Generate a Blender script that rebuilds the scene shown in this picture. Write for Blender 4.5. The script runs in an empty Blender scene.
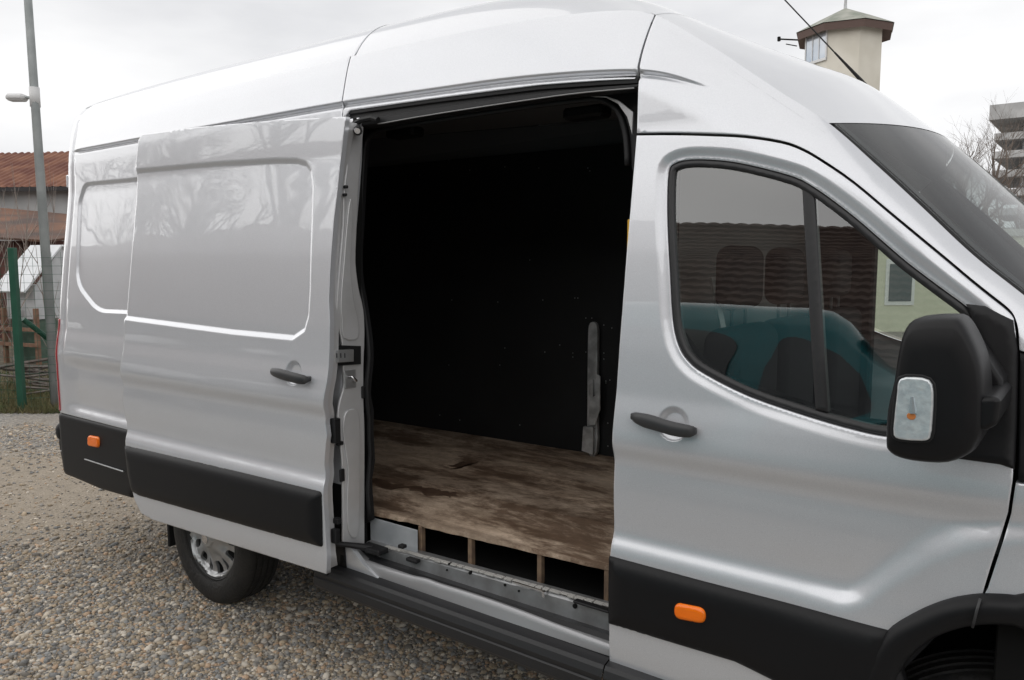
import bpy, math, random
import numpy as np
from mathutils import Vector
from mathutils.geometry import delaunay_2d_cdt
random.seed(7); rng = np.random.default_rng(7)
R = math.radians
C = bpy.context.scene.collection
GZ = -0.04                                   # ground level

# ------------------------------------------------------------------ camera geometry (used to place things at real depths)
F_, YAW, PIT, CAM = 781.0, R(36.99), R(5.776), np.array([0, -2.1, 1.77])
FW = np.array([-math.sin(YAW)*math.cos(PIT), math.cos(YAW)*math.cos(PIT), -math.sin(PIT)])
RT = np.array([math.cos(YAW), math.sin(YAW), 0.0]); UP = np.cross(RT, FW)
FH = np.array([-math.sin(YAW), math.cos(YAW), 0.0])
def ray(a, b): return FW + (a-512)/F_*RT - (b-340)/F_*UP
def at(a, b, ax, val):
    d = ray(a, b); i = 'xyz'.index(ax); return CAM + d*((val-CAM[i])/d[i])
def G(a, b, depth): return CAM + ray(a, b)*depth

# ------------------------------------------------------------------ materials
def mat(name, col, rough=.6, metal=0, coat=0, coatr=.03, spec=.5, bump=None, var=None, varscale=8, ior=None):
    m = bpy.data.materials.new(name); m.use_nodes = True
    nt = m.node_tree; b = nt.nodes['Principled BSDF']
    b.inputs['Base Color'].default_value = (*col, 1); b.inputs['Roughness'].default_value = rough
    b.inputs['Metallic'].default_value = metal; b.inputs['Coat Weight'].default_value = coat
    b.inputs['Coat Roughness'].default_value = coatr; b.inputs['Specular IOR Level'].default_value = spec
    tc = nt.nodes.new('ShaderNodeTexCoord')
    if var:
        n = nt.nodes.new('ShaderNodeTexNoise'); n.inputs['Scale'].default_value = varscale; n.inputs['Detail'].default_value = 6
        nt.links.new(tc.outputs['Object'], n.inputs['Vector'])
        r = nt.nodes.new('ShaderNodeValToRGB'); r.color_ramp.elements[0].position = .35; r.color_ramp.elements[1].position = .65
        r.color_ramp.elements[0].color = (*col, 1); r.color_ramp.elements[1].color = (*var, 1)
        nt.links.new(n.outputs['Fac'], r.inputs['Fac']); nt.links.new(r.outputs['Color'], b.inputs['Base Color'])
    if bump:
        n = nt.nodes.new('ShaderNodeTexNoise'); n.inputs['Scale'].default_value = bump[0]; n.inputs['Detail'].default_value = 5
        nt.links.new(tc.outputs['Object'], n.inputs['Vector'])
        bp = nt.nodes.new('ShaderNodeBump'); bp.inputs['Strength'].default_value = bump[1]; bp.inputs['Distance'].default_value = bump[2]
        nt.links.new(n.outputs['Fac'], bp.inputs['Height']); nt.links.new(bp.outputs['Normal'], b.inputs['Normal'])
    return m

def paint_mat():
    m = mat('silver_paint', (.60, .60, .62), .31, .45, 1.0, .02)
    nt = m.node_tree; b = nt.nodes['Principled BSDF']; b.inputs['Coat IOR'].default_value = 1.6
    tc = nt.nodes.new('ShaderNodeTexCoord')
    v = nt.nodes.new('ShaderNodeTexNoise'); v.inputs['Scale'].default_value = 900; v.inputs['Detail'].default_value = 2
    nt.links.new(tc.outputs['Object'], v.inputs['Vector'])
    r = nt.nodes.new('ShaderNodeValToRGB')
    r.color_ramp.elements[0].color = (.60, .615, .65, 1); r.color_ramp.elements[1].color = (.78, .795, .83, 1)
    r.color_ramp.elements[0].position = .3; r.color_ramp.elements[1].position = .7
    nt.links.new(v.outputs['Fac'], r.inputs['Fac'])
    n2 = nt.nodes.new('ShaderNodeTexNoise'); n2.inputs['Scale'].default_value = 2.3; n2.inputs['Detail'].default_value = 8; n2.inputs['Roughness'].default_value = .7
    nt.links.new(tc.outputs['Object'], n2.inputs['Vector'])
    mx = nt.nodes.new('ShaderNodeMix'); mx.data_type = 'RGBA'; mx.blend_type = 'MULTIPLY'
    mr = nt.nodes.new('ShaderNodeMapRange'); mr.inputs[1].default_value = .35; mr.inputs[2].default_value = .7; mr.inputs[3].default_value = 0; mr.inputs[4].default_value = .35
    nt.links.new(n2.outputs['Fac'], mr.inputs[0]); nt.links.new(mr.outputs[0], mx.inputs[0])
    nt.links.new(r.outputs['Color'], mx.inputs[6]); mx.inputs[7].default_value = (.94, .93, .92, 1)
    nt.links.new(mx.outputs[2], b.inputs['Base Color'])
    # a faint dust film dulls the lacquer unevenly
    r2 = nt.nodes.new('ShaderNodeMapRange'); r2.inputs[1].default_value = .4; r2.inputs[2].default_value = .75; r2.inputs[3].default_value = .008; r2.inputs[4].default_value = .04
    nt.links.new(n2.outputs['Fac'], r2.inputs[0]); nt.links.new(r2.outputs[0], b.inputs['Coat Roughness'])
    # very gentle panel waviness
    n3 = nt.nodes.new('ShaderNodeTexNoise'); n3.inputs['Scale'].default_value = 3.5; n3.inputs['Detail'].default_value = 1
    nt.links.new(tc.outputs['Object'], n3.inputs['Vector'])
    bp = nt.nodes.new('ShaderNodeBump'); bp.inputs['Strength'].default_value = .35; bp.inputs['Distance'].default_value = .004
    nt.links.new(n3.outputs['Fac'], bp.inputs['Height']); nt.links.new(bp.outputs['Normal'], b.inputs['Coat Normal'])
    return m

def glass_mat(name, tint, gain=2.0):
    m = bpy.data.materials.new(name); m.use_nodes = True; nt = m.node_tree; nt.nodes.clear()
    o = nt.nodes.new('ShaderNodeOutputMaterial'); mx = nt.nodes.new('ShaderNodeMixShader')
    t = nt.nodes.new('ShaderNodeBsdfTransparent'); t.inputs['Color'].default_value = (*tint, 1)
    g = nt.nodes.new('ShaderNodeBsdfGlossy'); g.inputs['Roughness'].default_value = .008
    f = nt.nodes.new('ShaderNodeFresnel'); ge = nt.nodes.new('ShaderNodeNewGeometry'); io = nt.nodes.new('ShaderNodeMapRange'); io.inputs[3].default_value = 1.5; io.inputs[4].default_value = 1/1.5
    nt.links.new(ge.outputs['Backfacing'], io.inputs[0]); nt.links.new(io.outputs[0], f.inputs['IOR'])     # same reflectance from both sides of the pane
    mu = nt.nodes.new('ShaderNodeMath'); mu.operation = 'MULTIPLY'; mu.inputs[1].default_value = gain; mu.use_clamp = True
    nt.links.new(f.outputs[0], mu.inputs[0]); nt.links.new(mu.outputs[0], mx.inputs[0])
    nt.links.new(t.outputs[0], mx.inputs[1]); nt.links.new(g.outputs[0], mx.inputs[2]); nt.links.new(mx.outputs[0], o.inputs['Surface'])
    return m

M = {}
M['paint'] = paint_mat()
M['jamb'] = mat('jamb_paint', (.64, .64, .65), .42, .35, .5, .1, bump=(14, .3, .003), var=(.56, .56, .56), varscale=7)
M['galv'] = mat('galvanised_steel', (.42, .43, .44), .45, .7, var=(.30, .30, .30), varscale=12, bump=(60, .2, .001))
M['plastic'] = mat('black_plastic', (.007, .007, .008), .44, 0, spec=.28, bump=(420, .25, .0006))
M['plastic2'] = mat('dark_grey_plastic', (.018, .018, .0195), .45, 0, spec=.5, bump=(300, .25, .0006))
M['handle'] = mat('handle_plastic', (.035, .036, .038), .42, 0, spec=.5, bump=(300, .15, .0004))
M['rubber'] = mat('black_rubber', (.012, .012, .013), .55, 0, spec=.35)
M['dark'] = mat('dark_inner', (.006, .006, .006), .8, 0, spec=.2)
M['chrome'] = mat('steel', (.75, .75, .76), .25, 1)
M['lining'] = mat('black_lining', (.013, .013, .014), .55, 0, spec=.35, bump=(6, .3, .01), var=(.018, .018, .019), varscale=3)
M['ceil'] = mat('grey_ceiling', (.16, .16, .165), .8, 0, spec=.2)
M['screw'] = mat('screw_head', (.5, .5, .5), .4, .8)
M['glass'] = glass_mat('door_glass', (.80, .85, .82), 4.0)
M['wsglass'] = glass_mat('windscreen_glass', (.74, .80, .79), .95)
M['orange'] = mat('amber_lens', (1.0, .20, .002), .2, 0, .25, bump=(150, .6, .002))
b = M['orange'].node_tree.nodes['Principled BSDF']; b.inputs['Subsurface Weight'].default_value = .3; b.inputs['Subsurface Radius'].default_value = (.02, .008, .002)
M['red'] = mat('red_lens', (.42, .012, .02), .12, 0, .8)
M['tyre'] = mat('tyre_rubber', (.018, .018, .018), .62, 0, spec=.4, bump=(70, .8, .006), var=(.030, .028, .026), varscale=14)
M['cap'] = mat('hubcap', (.52, .53, .54), .36, .7, .4, .1, var=(.44, .44, .44), varscale=10)
M['fabric'] = mat('seat_fabric', (.020, .020, .022), .9, 0, spec=.2, bump=(160, .4, .001))
M['greywrap'] = mat('belt', (.35, .35, .35), .7)
M['yellow'] = mat('yellow_strap', (.75, .42, .04), .6)

# ------------------------------------------------------------------ object helpers
def tag(o, label=None, cat=None, group=None, kind=None):
    if label: o['label'] = label
    if cat: o['category'] = cat
    if group: o['group'] = group
    if kind: o['kind'] = kind
    return o
def empty(name, loc, label, cat, group=None):
    o = bpy.data.objects.new(name, None); C.objects.link(o); o.location = loc; o.empty_display_size = .2
    return tag(o, label, cat, group)
def origin(p):
    v = Vector((0, 0, 0))
    while p is not None: v += p.location; p = p.parent
    return v
def mk(name, V, Fc, m, parent=None, loc=None, smooth=False, normals=None, mats=None, fm=None):
    """world-space vertices -> one mesh object under parent (or at loc)"""
    V = np.asarray(V, float)
    base = np.array(origin(parent)) if parent is not None else np.array(loc if loc is not None else (0, 0, 0), float)
    me = bpy.data.meshes.new(name); me.from_pydata((V-base).tolist(), [], [tuple(int(i) for i in f) for f in Fc])
    for mm in (mats or [m]): me.materials.append(mm)
    if fm is not None: me.polygons.foreach_set('material_index', np.asarray(fm, 'i'))
    if smooth: me.polygons.foreach_set('use_smooth', [True]*len(me.polygons))
    me.validate(); me.update()
    if normals is not None and len(normals) == len(me.vertices): me.normals_split_custom_set_from_vertices([tuple(n) for n in normals])
    o = bpy.data.objects.new(name, me); C.objects.link(o)
    if parent is not None: o.parent = parent
    else: o.location = base
    return o
class MB:
    def __init__(s): s.v = []; s.f = []; s.m = []
    def add(s, V, Fc, mi=0):
        n = len(s.v); s.v += [tuple(p) for p in V]; s.f += [tuple(i+n for i in f) for f in Fc]; s.m += [mi]*len(Fc); return s
    def box(s, lo, hi, mi=0, rot=0, org=None, bev=0):
        x0, y0, z0 = lo; x1, y1, z1 = hi
        if bev <= 0:
            V = [(x, y, z) for x in (x0, x1) for y in (y0, y1) for z in (z0, z1)]
            Fc = [(0, 1, 3, 2), (4, 6, 7, 5), (0, 4, 5, 1), (2, 3, 7, 6), (0, 2, 6, 4), (1, 5, 7, 3)]
        else:
            b_ = bev; V = []; Fc = []
            # chamfered box: 24 verts
            idx = {}
            def vid(p):
                if p not in idx: idx[p] = len(V); V.append(p)
                return idx[p]
            X = (x0, x1); Y = (y0, y1); Z = (z0, z1)
            def c(i, j, k, ax):
                p = [X[i], Y[j], Z[k]]; sg = [1 if i == 0 else -1, 1 if j == 0 else -1, 1 if k == 0 else -1]
                for a in range(3):
                    if a != ax: p[a] += sg[a]*b_
                return vid(tuple(p))
            for ax in range(3):
                for e in (0, 1):
                    o1, o2 = [a for a in range(3) if a != ax]
                    q = []
                    for (u, w) in ((0, 0), (1, 0), (1, 1), (0, 1)):
                        t = [0, 0, 0]; t[ax] = e; t[o1] = u; t[o2] = w; q.append(c(*t, ax))
                    Fc.append(tuple(q))
            for ax in range(3):
                o1, o2 = [a for a in range(3) if a != ax]
                for u in (0, 1):
                    for w in (0, 1):
                        q = []
                        for (e, k) in ((0, o1), (1, o1), (1, o2), (0, o2)):
                            t = [0, 0, 0]; t[o1] = u; t[o2] = w; t[ax] = e; q.append(c(*t, k))
                        Fc.append(tuple(q))
            for i in (0, 1):
                for j in (0, 1):
                    for k in (0, 1): Fc.append((c(i, j, k, 0), c(i, j, k, 1), c(i, j, k, 2)))
        if rot or org is not None:
            cz, sz = math.cos(rot), math.sin(rot); o_ = org or (0, 0, 0)
            V = [(o_[0]+p[0]*cz-p[1]*sz, o_[1]+p[0]*sz+p[1]*cz, o_[2]+p[2]) for p in V]
        return s.add(V, Fc, mi)
    def tube(s, pts, rad, n=8, mi=0, caps=True):
        pts = [np.array(p, float) for p in pts]; rr = rad if hasattr(rad, '__len__') else [rad]*len(pts)
        V = []; Fc = []; prev = None
        for i, p in enumerate(pts):
            t = pts[min(i+1, len(pts)-1)]-pts[max(i-1, 0)]; t = t/(np.linalg.norm(t)+1e-9)
            if prev is None:
                a = np.array([0, 0, 1.0]) if abs(t[2]) < .9 else np.array([1.0, 0, 0])
                u = np.cross(t, a)
            else: u = prev-t*np.dot(prev, t)
            u /= np.linalg.norm(u)+1e-9; w = np.cross(t, u); prev = u
            for k in range(n):
                an = 2*math.pi*k/n; V.append(p+rr[i]*(math.cos(an)*u+math.sin(an)*w))
        for i in range(len(pts)-1):
            for k in range(n): Fc.append((i*n+k, i*n+(k+1) % n, (i+1)*n+(k+1) % n, (i+1)*n+k))
        if caps: Fc.append(tuple(range(n))[::-1]); Fc.append(tuple((len(pts)-1)*n+k for k in range(n)))
        return s.add(V, Fc, mi)
    def build(s, name, m, parent=None, loc=None, smooth=False, mats=None):
        return mk(name, s.v, s.f, m, parent, loc, smooth, mats=mats, fm=s.m if mats else None)
def recalc(o):
    import bmesh
    bm = bmesh.new(); bm.from_mesh(o.data); bmesh.ops.recalc_face_normals(bm, faces=bm.faces); bm.to_mesh(o.data); bm.free(); return o
def prism(name, pts, direction, m, parent=None, loc=None, bevel=0, seg=2):
    """closed 3D outline extruded along direction"""
    n = len(pts); A = [np.array(p, float) for p in pts]; d = np.array(direction, float)
    V = A+[p+d for p in A]; Fc = [tuple(range(n)), tuple(range(2*n-1, n-1, -1))]+[(i, i+n, (i+1) % n+n, (i+1) % n) for i in range(n)]
    o = recalc(mk(name, V, Fc, m, parent, loc))
    if bevel:
        md = o.modifiers.new('bevel', 'BEVEL'); md.width = bevel; md.segments = seg; md.limit_method = 'ANGLE'; md.angle_limit = R(40)
        o.data.polygons.foreach_set('use_smooth', [True]*len(o.data.polygons)); o.data.update()
        w = o.modifiers.new('wn', 'WEIGHTED_NORMAL'); w.keep_sharp = False
    return o
def catmull(P, n=4, closed=False):
    P = [np.array(p, float) for p in P]; out = []; N = len(P)
    rg = range(N) if closed else range(N-1)
    for i in rg:
        if closed: p0, p1, p2, p3 = P[i-1], P[i], P[(i+1) % N], P[(i+2) % N]
        else: p0, p1, p2, p3 = P[max(i-1, 0)], P[i], P[i+1], P[min(i+2, N-1)]
        for k in range(n):
            t = k/n; out.append(.5*((2*p1)+(-p0+p2)*t+(2*p0-5*p1+4*p2-p3)*t*t+(-p0+3*p1-3*p2+p3)*t**3))
    if not closed: out.append(P[-1])
    return out
def rnd(poly, r, n=5):
    """round the corners of a polygon (2D)"""
    P = [np.array(p, float) for p in poly]; out = []
    for i in range(len(P)):
        a, b_, c = P[i-1], P[i], P[(i+1) % len(P)]; rr = r[i] if hasattr(r, '__len__') else r
        if rr <= 0: out.append(b_); continue
        da = a-b_; dc = c-b_; la = np.linalg.norm(da); lc = np.linalg.norm(dc); q = min(rr, la*.49, lc*.49)
        s_, e_ = b_+da/la*q, b_+dc/lc*q
        for k in range(n+1):
            t = k/n; out.append((1-t)**2*s_+2*t*(1-t)*b_+t*t*e_)
    return out

# ------------------------------------------------------------------ body side surface  y = F(x, z)
_zt = [.20, .30, .45, .55, .62, .83, .86, .875, .905, .93, .95, 1.00, 1.06, 1.11, 1.145, 1.165, 1.185, 1.205, 1.24, 1.30, 1.36, 1.5, 1.8, 2.07, 2.18, 2.35, 2.42, 2.50, 2.56, 2.62, 2.68, 2.8]
_yt = [.06, .034, .010, .002, .000, -.002, .000, .005, .019, .0215, .020, .0155, .013, .0150, .0170, .012, .003, -.003, -.001, .008, .0195, .033, .069, .106, .120, .129, .136, .150, .163, .182, .215, .30]
_zg = np.linspace(.2, 2.8, 1041); _pg = np.interp(_zg, _zt, _yt)
_k = np.exp(-.5*(np.arange(-16, 17)*(2.6/1040)/.010)**2); _k /= _k.sum(); _pg = np.convolve(np.pad(_pg, 16, 'edge'), _k, 'valid')
_flat = np.interp(_zg, [.20, .30, .45, .55, .62, .83, .86, 1.205, 1.24, 1.4], [.06, .034, .010, .002, 0, -.002, -.001, -.004, 0, .02])
_conc = np.where((_zg > .84) & (_zg < 1.23), np.clip(_pg-_flat, 0, None), 0)
_conc = np.convolve(np.pad(_conc, 16, 'edge'), _k, 'valid')
def conc(z): return np.interp(z, _zg, _conc)
def P(z): return np.interp(z, _zg, _pg)
def sst(t): t = np.clip(t, 0, 1); return t*t*(3-2*t)
# ridge between side and roof / windscreen (near side)
_rp = [(654.7, 14.8, .245), (711, 45.7, .225), (746, 68.6, .215), (781, 92, .205), (828.7, 123, .19), (877.5, 166, .165), (921.5, 206.6, .145), (972, 254, .13), (1023, 294.5, .12)]
RIDGE = [np.array([-5.13, .185, 2.62]), np.array([-4.4, .183, 2.62]), np.array([-3.4, .182, 2.62]), np.array([-2.6, .182, 2.62]), np.array([-2.0, .184, 2.615]), np.array([-1.6, .20, 2.605]), np.array([-1.35, .225, 2.59])] + [at(a, b_, 'y', c) for a, b_, c in _rp] + [np.array([.05, .115, 1.52]), np.array([.35, .125, 1.27])]
_rd = catmull(RIDGE, 8); _rx = np.array([p[0] for p in _rd]); _rz = np.array([p[2] for p in _rd]); _ry = np.array([p[1] for p in _rd])
def ridge_z(x): return np.interp(x, _rx, _rz)
GUT0 = [(-5.2, 2.418), (-4.3, 2.419), (-2.56, 2.414), (-1.73, 2.393), (-1.45, 2.376), (-1.2, 2.353), (-1.1, 2.336), (-.98, 2.288), (-.9, 2.23)]
_gx = np.linspace(-5.2, -.88, 200); _gz = np.interp(_gx, [g[0] for g in GUT0], [g[1] for g in GUT0]); _gk = np.exp(-.5*(np.arange(-9, 10)/4)**2); _gk /= _gk.sum()
_gz = np.convolve(np.pad(_gz, 9, 'edge'), _gk, 'valid'); GUT = list(zip(_gx, _gz))
ARC = (0.02, .33)
def F(x, z):
    x = np.asarray(x, float); z = np.asarray(z, float)
    y = P(z)
    # cab narrows towards the nose, body tapers slightly at the tail
    y = y + .09*np.clip(x+.55, 0, None)**2
    # turn-in towards ridge / A pillar
    zr = ridge_z(x); yr = np.interp(x, _rx, _ry); base = np.interp(zr, _zg, _pg)+.09*np.clip(x+.55, 0, None)**2
    w = np.interp(x, [-1.9, -1.3, -.8, -.5], [.10, .28, .20, .10]); d = np.clip((w-(zr-z))/w, 0, 1)
    e = np.clip(yr-base, -.01, .2)*np.interp(x, [-1.9, -1.5], [0, 1])
    y = y + e*d**1.8
    # roof gutter: overhanging fold
    zg = np.interp(x, [g[0] for g in GUT], [g[1] for g in GUT]); amp = np.interp(x, [-5.0, -4.9, -1.15, -.93], [0, 1, 1, 0])
    t = (z-zg)
    y = y + amp*(.012*np.exp(-(t/.0085)**2) - .007*sst((t-.002)/.013)*np.exp(-np.clip(t-.02, 0, None)/.08))
    # flare round the front wheel arch
    rr = np.hypot((x-ARC[0])*.92, z-ARC[1])
    rr2 = np.hypot((x-ARC[0])*1.30, z-ARC[1]); mk_ = np.maximum(sst((.885-rr2)/.085), sst((-4.80-x)/.22)); y = y - conc(z)*mk_ - .010*sst((.80-rr)/.20)*sst((1.30-z)/.25)
    y = y + .005*np.exp(-((x+4.97+.02*(z-1.5))/.009)**2)*sst((z-1.0)/.2)
    # rear corner rounding
    q = np.clip(-(x+5.02), 0, .118)/.12
    y = y + .12*(1-np.sqrt(np.clip(1-q*q, 0, 1)))
    return y
def S(a, b_, Y=F):
    y = .05
    for _ in range(30):
        p = at(a, b_, 'y', y); y = .5*y+.5*float(Y(p[0], p[2]))
    return at(a, b_, 'y', y)
def tr(pts, Y=F): return [np.array([S(a, b_, Y)[0], S(a, b_, Y)[2]]) for a, b_ in pts]

# ------------------------------------------------------------------ panels lying on a heightfield
def inside(pts, poly):
    x, y = pts[:, 0], pts[:, 1]; r = np.zeros(len(pts), bool); P_ = np.asarray(poly); n = len(P_)
    for i in range(n):
        x0, y0 = P_[i-1]; x1, y1 = P_[i]
        c = (y0 > y) != (y1 > y)
        with np.errstate(divide='ignore', invalid='ignore'): xi = (x1-x0)*(y-y0)/(y1-y0)+x0
        r ^= c & (x < xi)
    return r
def dist(pts, poly):
    pts = np.asarray(pts, float); d = np.full(len(pts), 1e9); P_ = np.asarray(poly); n = len(P_)
    for i in range(n):
        a, b_ = P_[i-1], P_[i]; ab = b_-a; L = (ab@ab)+1e-12
        t = np.clip(((pts-a)@ab)/L, 0, 1); q = pts-(a+t[:, None]*ab); d = np.minimum(d, np.hypot(q[:, 0], q[:, 1]))
    return d
def sdist(x, z, poly):
    p = np.stack([np.ravel(x), np.ravel(z)], 1); d = dist(p, poly); d[~inside(p, poly)] *= -1; return d.reshape(np.shape(x))
def resample(poly, sp):
    P_ = [np.asarray(p, float) for p in poly]; out = []
    for i in range(len(P_)):
        a, b_ = P_[i], P_[(i+1) % len(P_)]; L = np.linalg.norm(b_-a)
        if L < 1e-6: continue
        k = max(1, int(math.ceil(L/sp)))
        for j in range(k): out.append(a+(b_-a)*j/k)
    return np.array(out)
def sheet(name, poly, Y, m, parent, holes=(), g=(.03, .012), flange=.02, mirror=False, ring=.005, feat=(), lines=(), loc=None, rounding=.5):
    loops = [resample(p, max(.012, g[0]*.8)) for p in [poly]+list(holes)]
    A = np.array(poly); x0, z0 = A.min(0); x1, z1 = A.max(0)
    gx = np.arange(x0+g[0]*.5, x1, g[0]); gz = np.arange(z0+g[1]*.5, z1, g[1])
    XX, ZZ = np.meshgrid(gx, gz); XX = XX+((np.arange(len(gz)) % 2)*g[0]*.5)[:, None]; pts = np.stack([XX.ravel(), ZZ.ravel()], 1)
    extra = []
    for lp in loops:
        nx = np.roll(lp, -1, 0)-np.roll(lp, 1, 0); nn = np.stack([-nx[:, 1], nx[:, 0]], 1); nn /= np.linalg.norm(nn, axis=1)[:, None]+1e-9
        for s_ in (1, -1): extra.append(lp+nn*ring*s_)
    for fp in feat:                       # finer mesh either side of a pressed line
        lp = resample(fp, .012); nx = np.roll(lp, -1, 0)-np.roll(lp, 1, 0); nn = np.stack([-nx[:, 1], nx[:, 0]], 1); nn /= np.linalg.norm(nn, axis=1)[:, None]+1e-9
        for s_ in (-.020, -.014, -.009, -.004, .001, .006, .011, .016, .021): extra.append(lp+nn*s_)
    for fp in lines:
        q = np.array(fp, float); L = np.concatenate([[0], np.cumsum(np.hypot(*(np.diff(q, axis=0).T)))]); tt = np.arange(0, L[-1], .016)
        lp = np.stack([np.interp(tt, L, q[:, 0]), np.interp(tt, L, q[:, 1])], 1); nx = np.gradient(lp, axis=0); nn = np.stack([-nx[:, 1], nx[:, 0]], 1); nn /= np.linalg.norm(nn, axis=1)[:, None]+1e-9
        for s_ in (-.028, -.022, -.017, -.013, -.009, -.006, -.003, 0, .003, .006, .009, .013, .017, .022, .028, .036): extra.append(lp+nn*s_)
    def keep(p, mn):
        k = inside(p, loops[0])
        for h in loops[1:]: k &= ~inside(p, h)
        for lp in loops: k &= dist(p, lp) > mn
        return k
    E_ = np.concatenate(extra); E_ = E_[keep(E_, ring*.8)]
    pts = pts[keep(pts, min(g)*.6+ring*.5)]
    for fp in feat: pts = pts[dist(pts, fp) > .026]
    for fp in lines:
        q = np.array(fp, float); d = np.full(len(pts), 9.0)
        for a_, b2 in zip(q[:-1], q[1:]):
            ab = b2-a_; t = np.clip(((pts-a_)@ab)/((ab@ab)+1e-12), 0, 1); w_ = pts-(a_+t[:, None]*ab); d = np.minimum(d, np.hypot(w_[:, 0], w_[:, 1]))
        pts = pts[d > .042]
    allp = [tuple(p) for lp in loops for p in lp]; nb = len(allp)
    edges = []; k0 = 0
    for lp in loops:
        n = len(lp); edges += [(k0+i, k0+(i+1) % n) for i in range(n)]; k0 += n
    allp += [tuple(p) for p in E_]+[tuple(p) for p in pts]
    vo, eo, fo = delaunay_2d_cdt([Vector(p) for p in allp], edges, [], 0, 1e-5)[:3]
    V2 = np.array([[v.x, v.y] for v in vo]); T = np.array([f for f in fo if len(f) == 3])
    cen = V2[T].mean(1); k = inside(cen, loops[0])
    for h in loops[1:]: k &= ~inside(cen, h)
    T = T[k]
    a, b_, c = V2[T[:, 0]], V2[T[:, 1]], V2[T[:, 2]]; ar = (b_[:, 0]-a[:, 0])*(c[:, 1]-a[:, 1])-(b_[:, 1]-a[:, 1])*(c[:, 0]-a[:, 0])
    T = T[np.abs(ar) > 1e-9]; ar = ar[np.abs(ar) > 1e-9]; T[ar < 0] = T[ar < 0][:, ::-1]
    used = np.unique(T); rm = -np.ones(len(V2), int); rm[used] = np.arange(len(used)); V2 = V2[used]; T = rm[T]
    y = Y(V2[:, 0], V2[:, 1]); e = 5e-4
    gx_ = (Y(V2[:, 0]+e, V2[:, 1])-Y(V2[:, 0]-e, V2[:, 1]))/(2*e); gz_ = (Y(V2[:, 0], V2[:, 1]+e)-Y(V2[:, 0], V2[:, 1]-e))/(2*e)
    N = np.stack([gx_, -np.ones(len(y)), gz_], 1); N /= np.linalg.norm(N, axis=1)[:, None]
    V3 = np.stack([V2[:, 0], y, V2[:, 1]], 1)
    # boundary
    cnt = {}
    for t in T:
        for i in range(3):
            u, v = int(t[i]), int(t[(i+1) % 3])
            if (v, u) in cnt: del cnt[(v, u)]
            else: cnt[(u, v)] = 1
    out = {}
    for (u, v) in cnt:
        d = V2[v]-V2[u]; o_ = np.array([d[1], -d[0]]); o_ /= np.linalg.norm(o_)+1e-9
        out[u] = out.get(u, 0)+o_; out[v] = out.get(v, 0)+o_
    faces = [tuple(t) for t in T]; VV = [V3]; NN = [N]
    if flange:
        ids = {}; fv = []; fn = []
        for u, o_ in out.items():
            o_ = o_/(np.linalg.norm(o_)+1e-9); n3 = np.array([o_[0], 0, o_[1]])
            NN[0][u] = NN[0][u]+n3*rounding; NN[0][u] /= np.linalg.norm(NN[0][u])
            ids[u] = len(V3)+len(fv); fv += [V3[u], V3[u]+np.array([0, flange, 0])]; fn += [n3, n3]
        for (u, v) in cnt: faces.append((ids[v], ids[u], ids[u]+1, ids[v]+1))
        VV.append(np.array(fv)); NN.append(np.array(fn))
    VV = np.concatenate(VV); NN = np.concatenate(NN)
    if mirror:
        VV = VV*[1, -1, 1]+[0, 2.06, 0]; NN = NN*[1, -1, 1]; faces = [f[::-1] for f in faces]
    return mk(name, VV, faces, m, parent, loc, True, NN)
def off(Y, d): return lambda x, z: Y(x, z)+d
def pillow(Y, poly, h, w=.02, base=0):
    A = np.array(poly)
    def f(x, z):
        d = np.clip(sdist(x, z, A), 0, w)/w
        return Y(x, z)+base-h*np.sqrt(np.clip(1-(1-d)**2, 0, 1))
    return f
def pressed(Y, poly, h, w=.018):
    A = np.array(poly)
    return lambda x, z: Y(x, z)+h*sst((sdist(x, z, A)+w*.5)/w)
def ring_around(poly, d):
    A = np.array(poly); nx = np.roll(A, -1, 0)-np.roll(A, 1, 0); nn = np.stack([-nx[:, 1], nx[:, 0]], 1); nn /= np.linalg.norm(nn, axis=1)[:, None]+1e-9
    B = A+nn*d
    if (inside(B, A).mean() > .5) == (d > 0): B = A-nn*d
    return [p for p in B]

# ================================================================== THE VAN
van = empty('cargo_van', (-2.3, 1.03, GZ), 'silver high-roof panel van with its side door slid open on an empty cargo bay', 'van')
XB = -1.193                                   # rear cut of the front door

# ---- rear side panel
press_r = rnd(tr([(84, 184), (133, 179.5)])+[np.array([-2.9, 2.245]), np.array([-2.9, 1.36])]+tr([(133, 312.5), (97, 311), (76, 284), (79, 200)]), [.05, 0, .05, .05, 0, .10, .10, .03], 5)
Yr = pressed(F, press_r, .012, .022)
poly = [(-5.137, .848), (-2.46, .848), (-2.46, 2.352), (-2.566, 2.352), (-2.566, 2.62), (-5.137, 2.62)]
side_p = sheet('side_panel', [np.array(p) for p in poly], Yr, M['paint'], van, g=(.035, .014), feat=[press_r], lines=[[g for g in GUT if -5.1 < g[0] < -2.47], [(-4.98, 1.25), (-5.01, 2.55)], [(-4.9, .893), (-3.9, .893)], [(-4.9, 1.18), (-3.9, 1.18)]])
# far side, closed and plain
sheet('side_panel', [np.array(p) for p in [(-5.137, .40), (-1.19, .40), (-1.19, 2.62), (-5.137, 2.62)]], F, M['paint'], van, g=(.12, .05), mirror=True)
# ---- panel over the opening
hp = [(-2.560, 2.352), (-2.452, 2.352), (-2.452, 2.366)]
top_edge = tr([(350, 110.5), (434, 98.6), (500, 90), (540, 85), (600, 80.5), (634.5, 78.8)])
hdr = [np.array([-2.560, 2.356])]+top_edge+[np.array([XB-.002, 2.352]), np.array([XB-.002, float(ridge_z(XB-.002))])]+[np.array([p[0], p[2]]) for p in _rd[::-1] if -2.555 < p[0] < -1.22]+[np.array([-2.56, 2.62])]
sheet('side_rail', hdr, F, M['paint'], van, g=(.025, .012), lines=[[g for g in GUT if -2.56 < g[0] < -1.2]])
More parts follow.
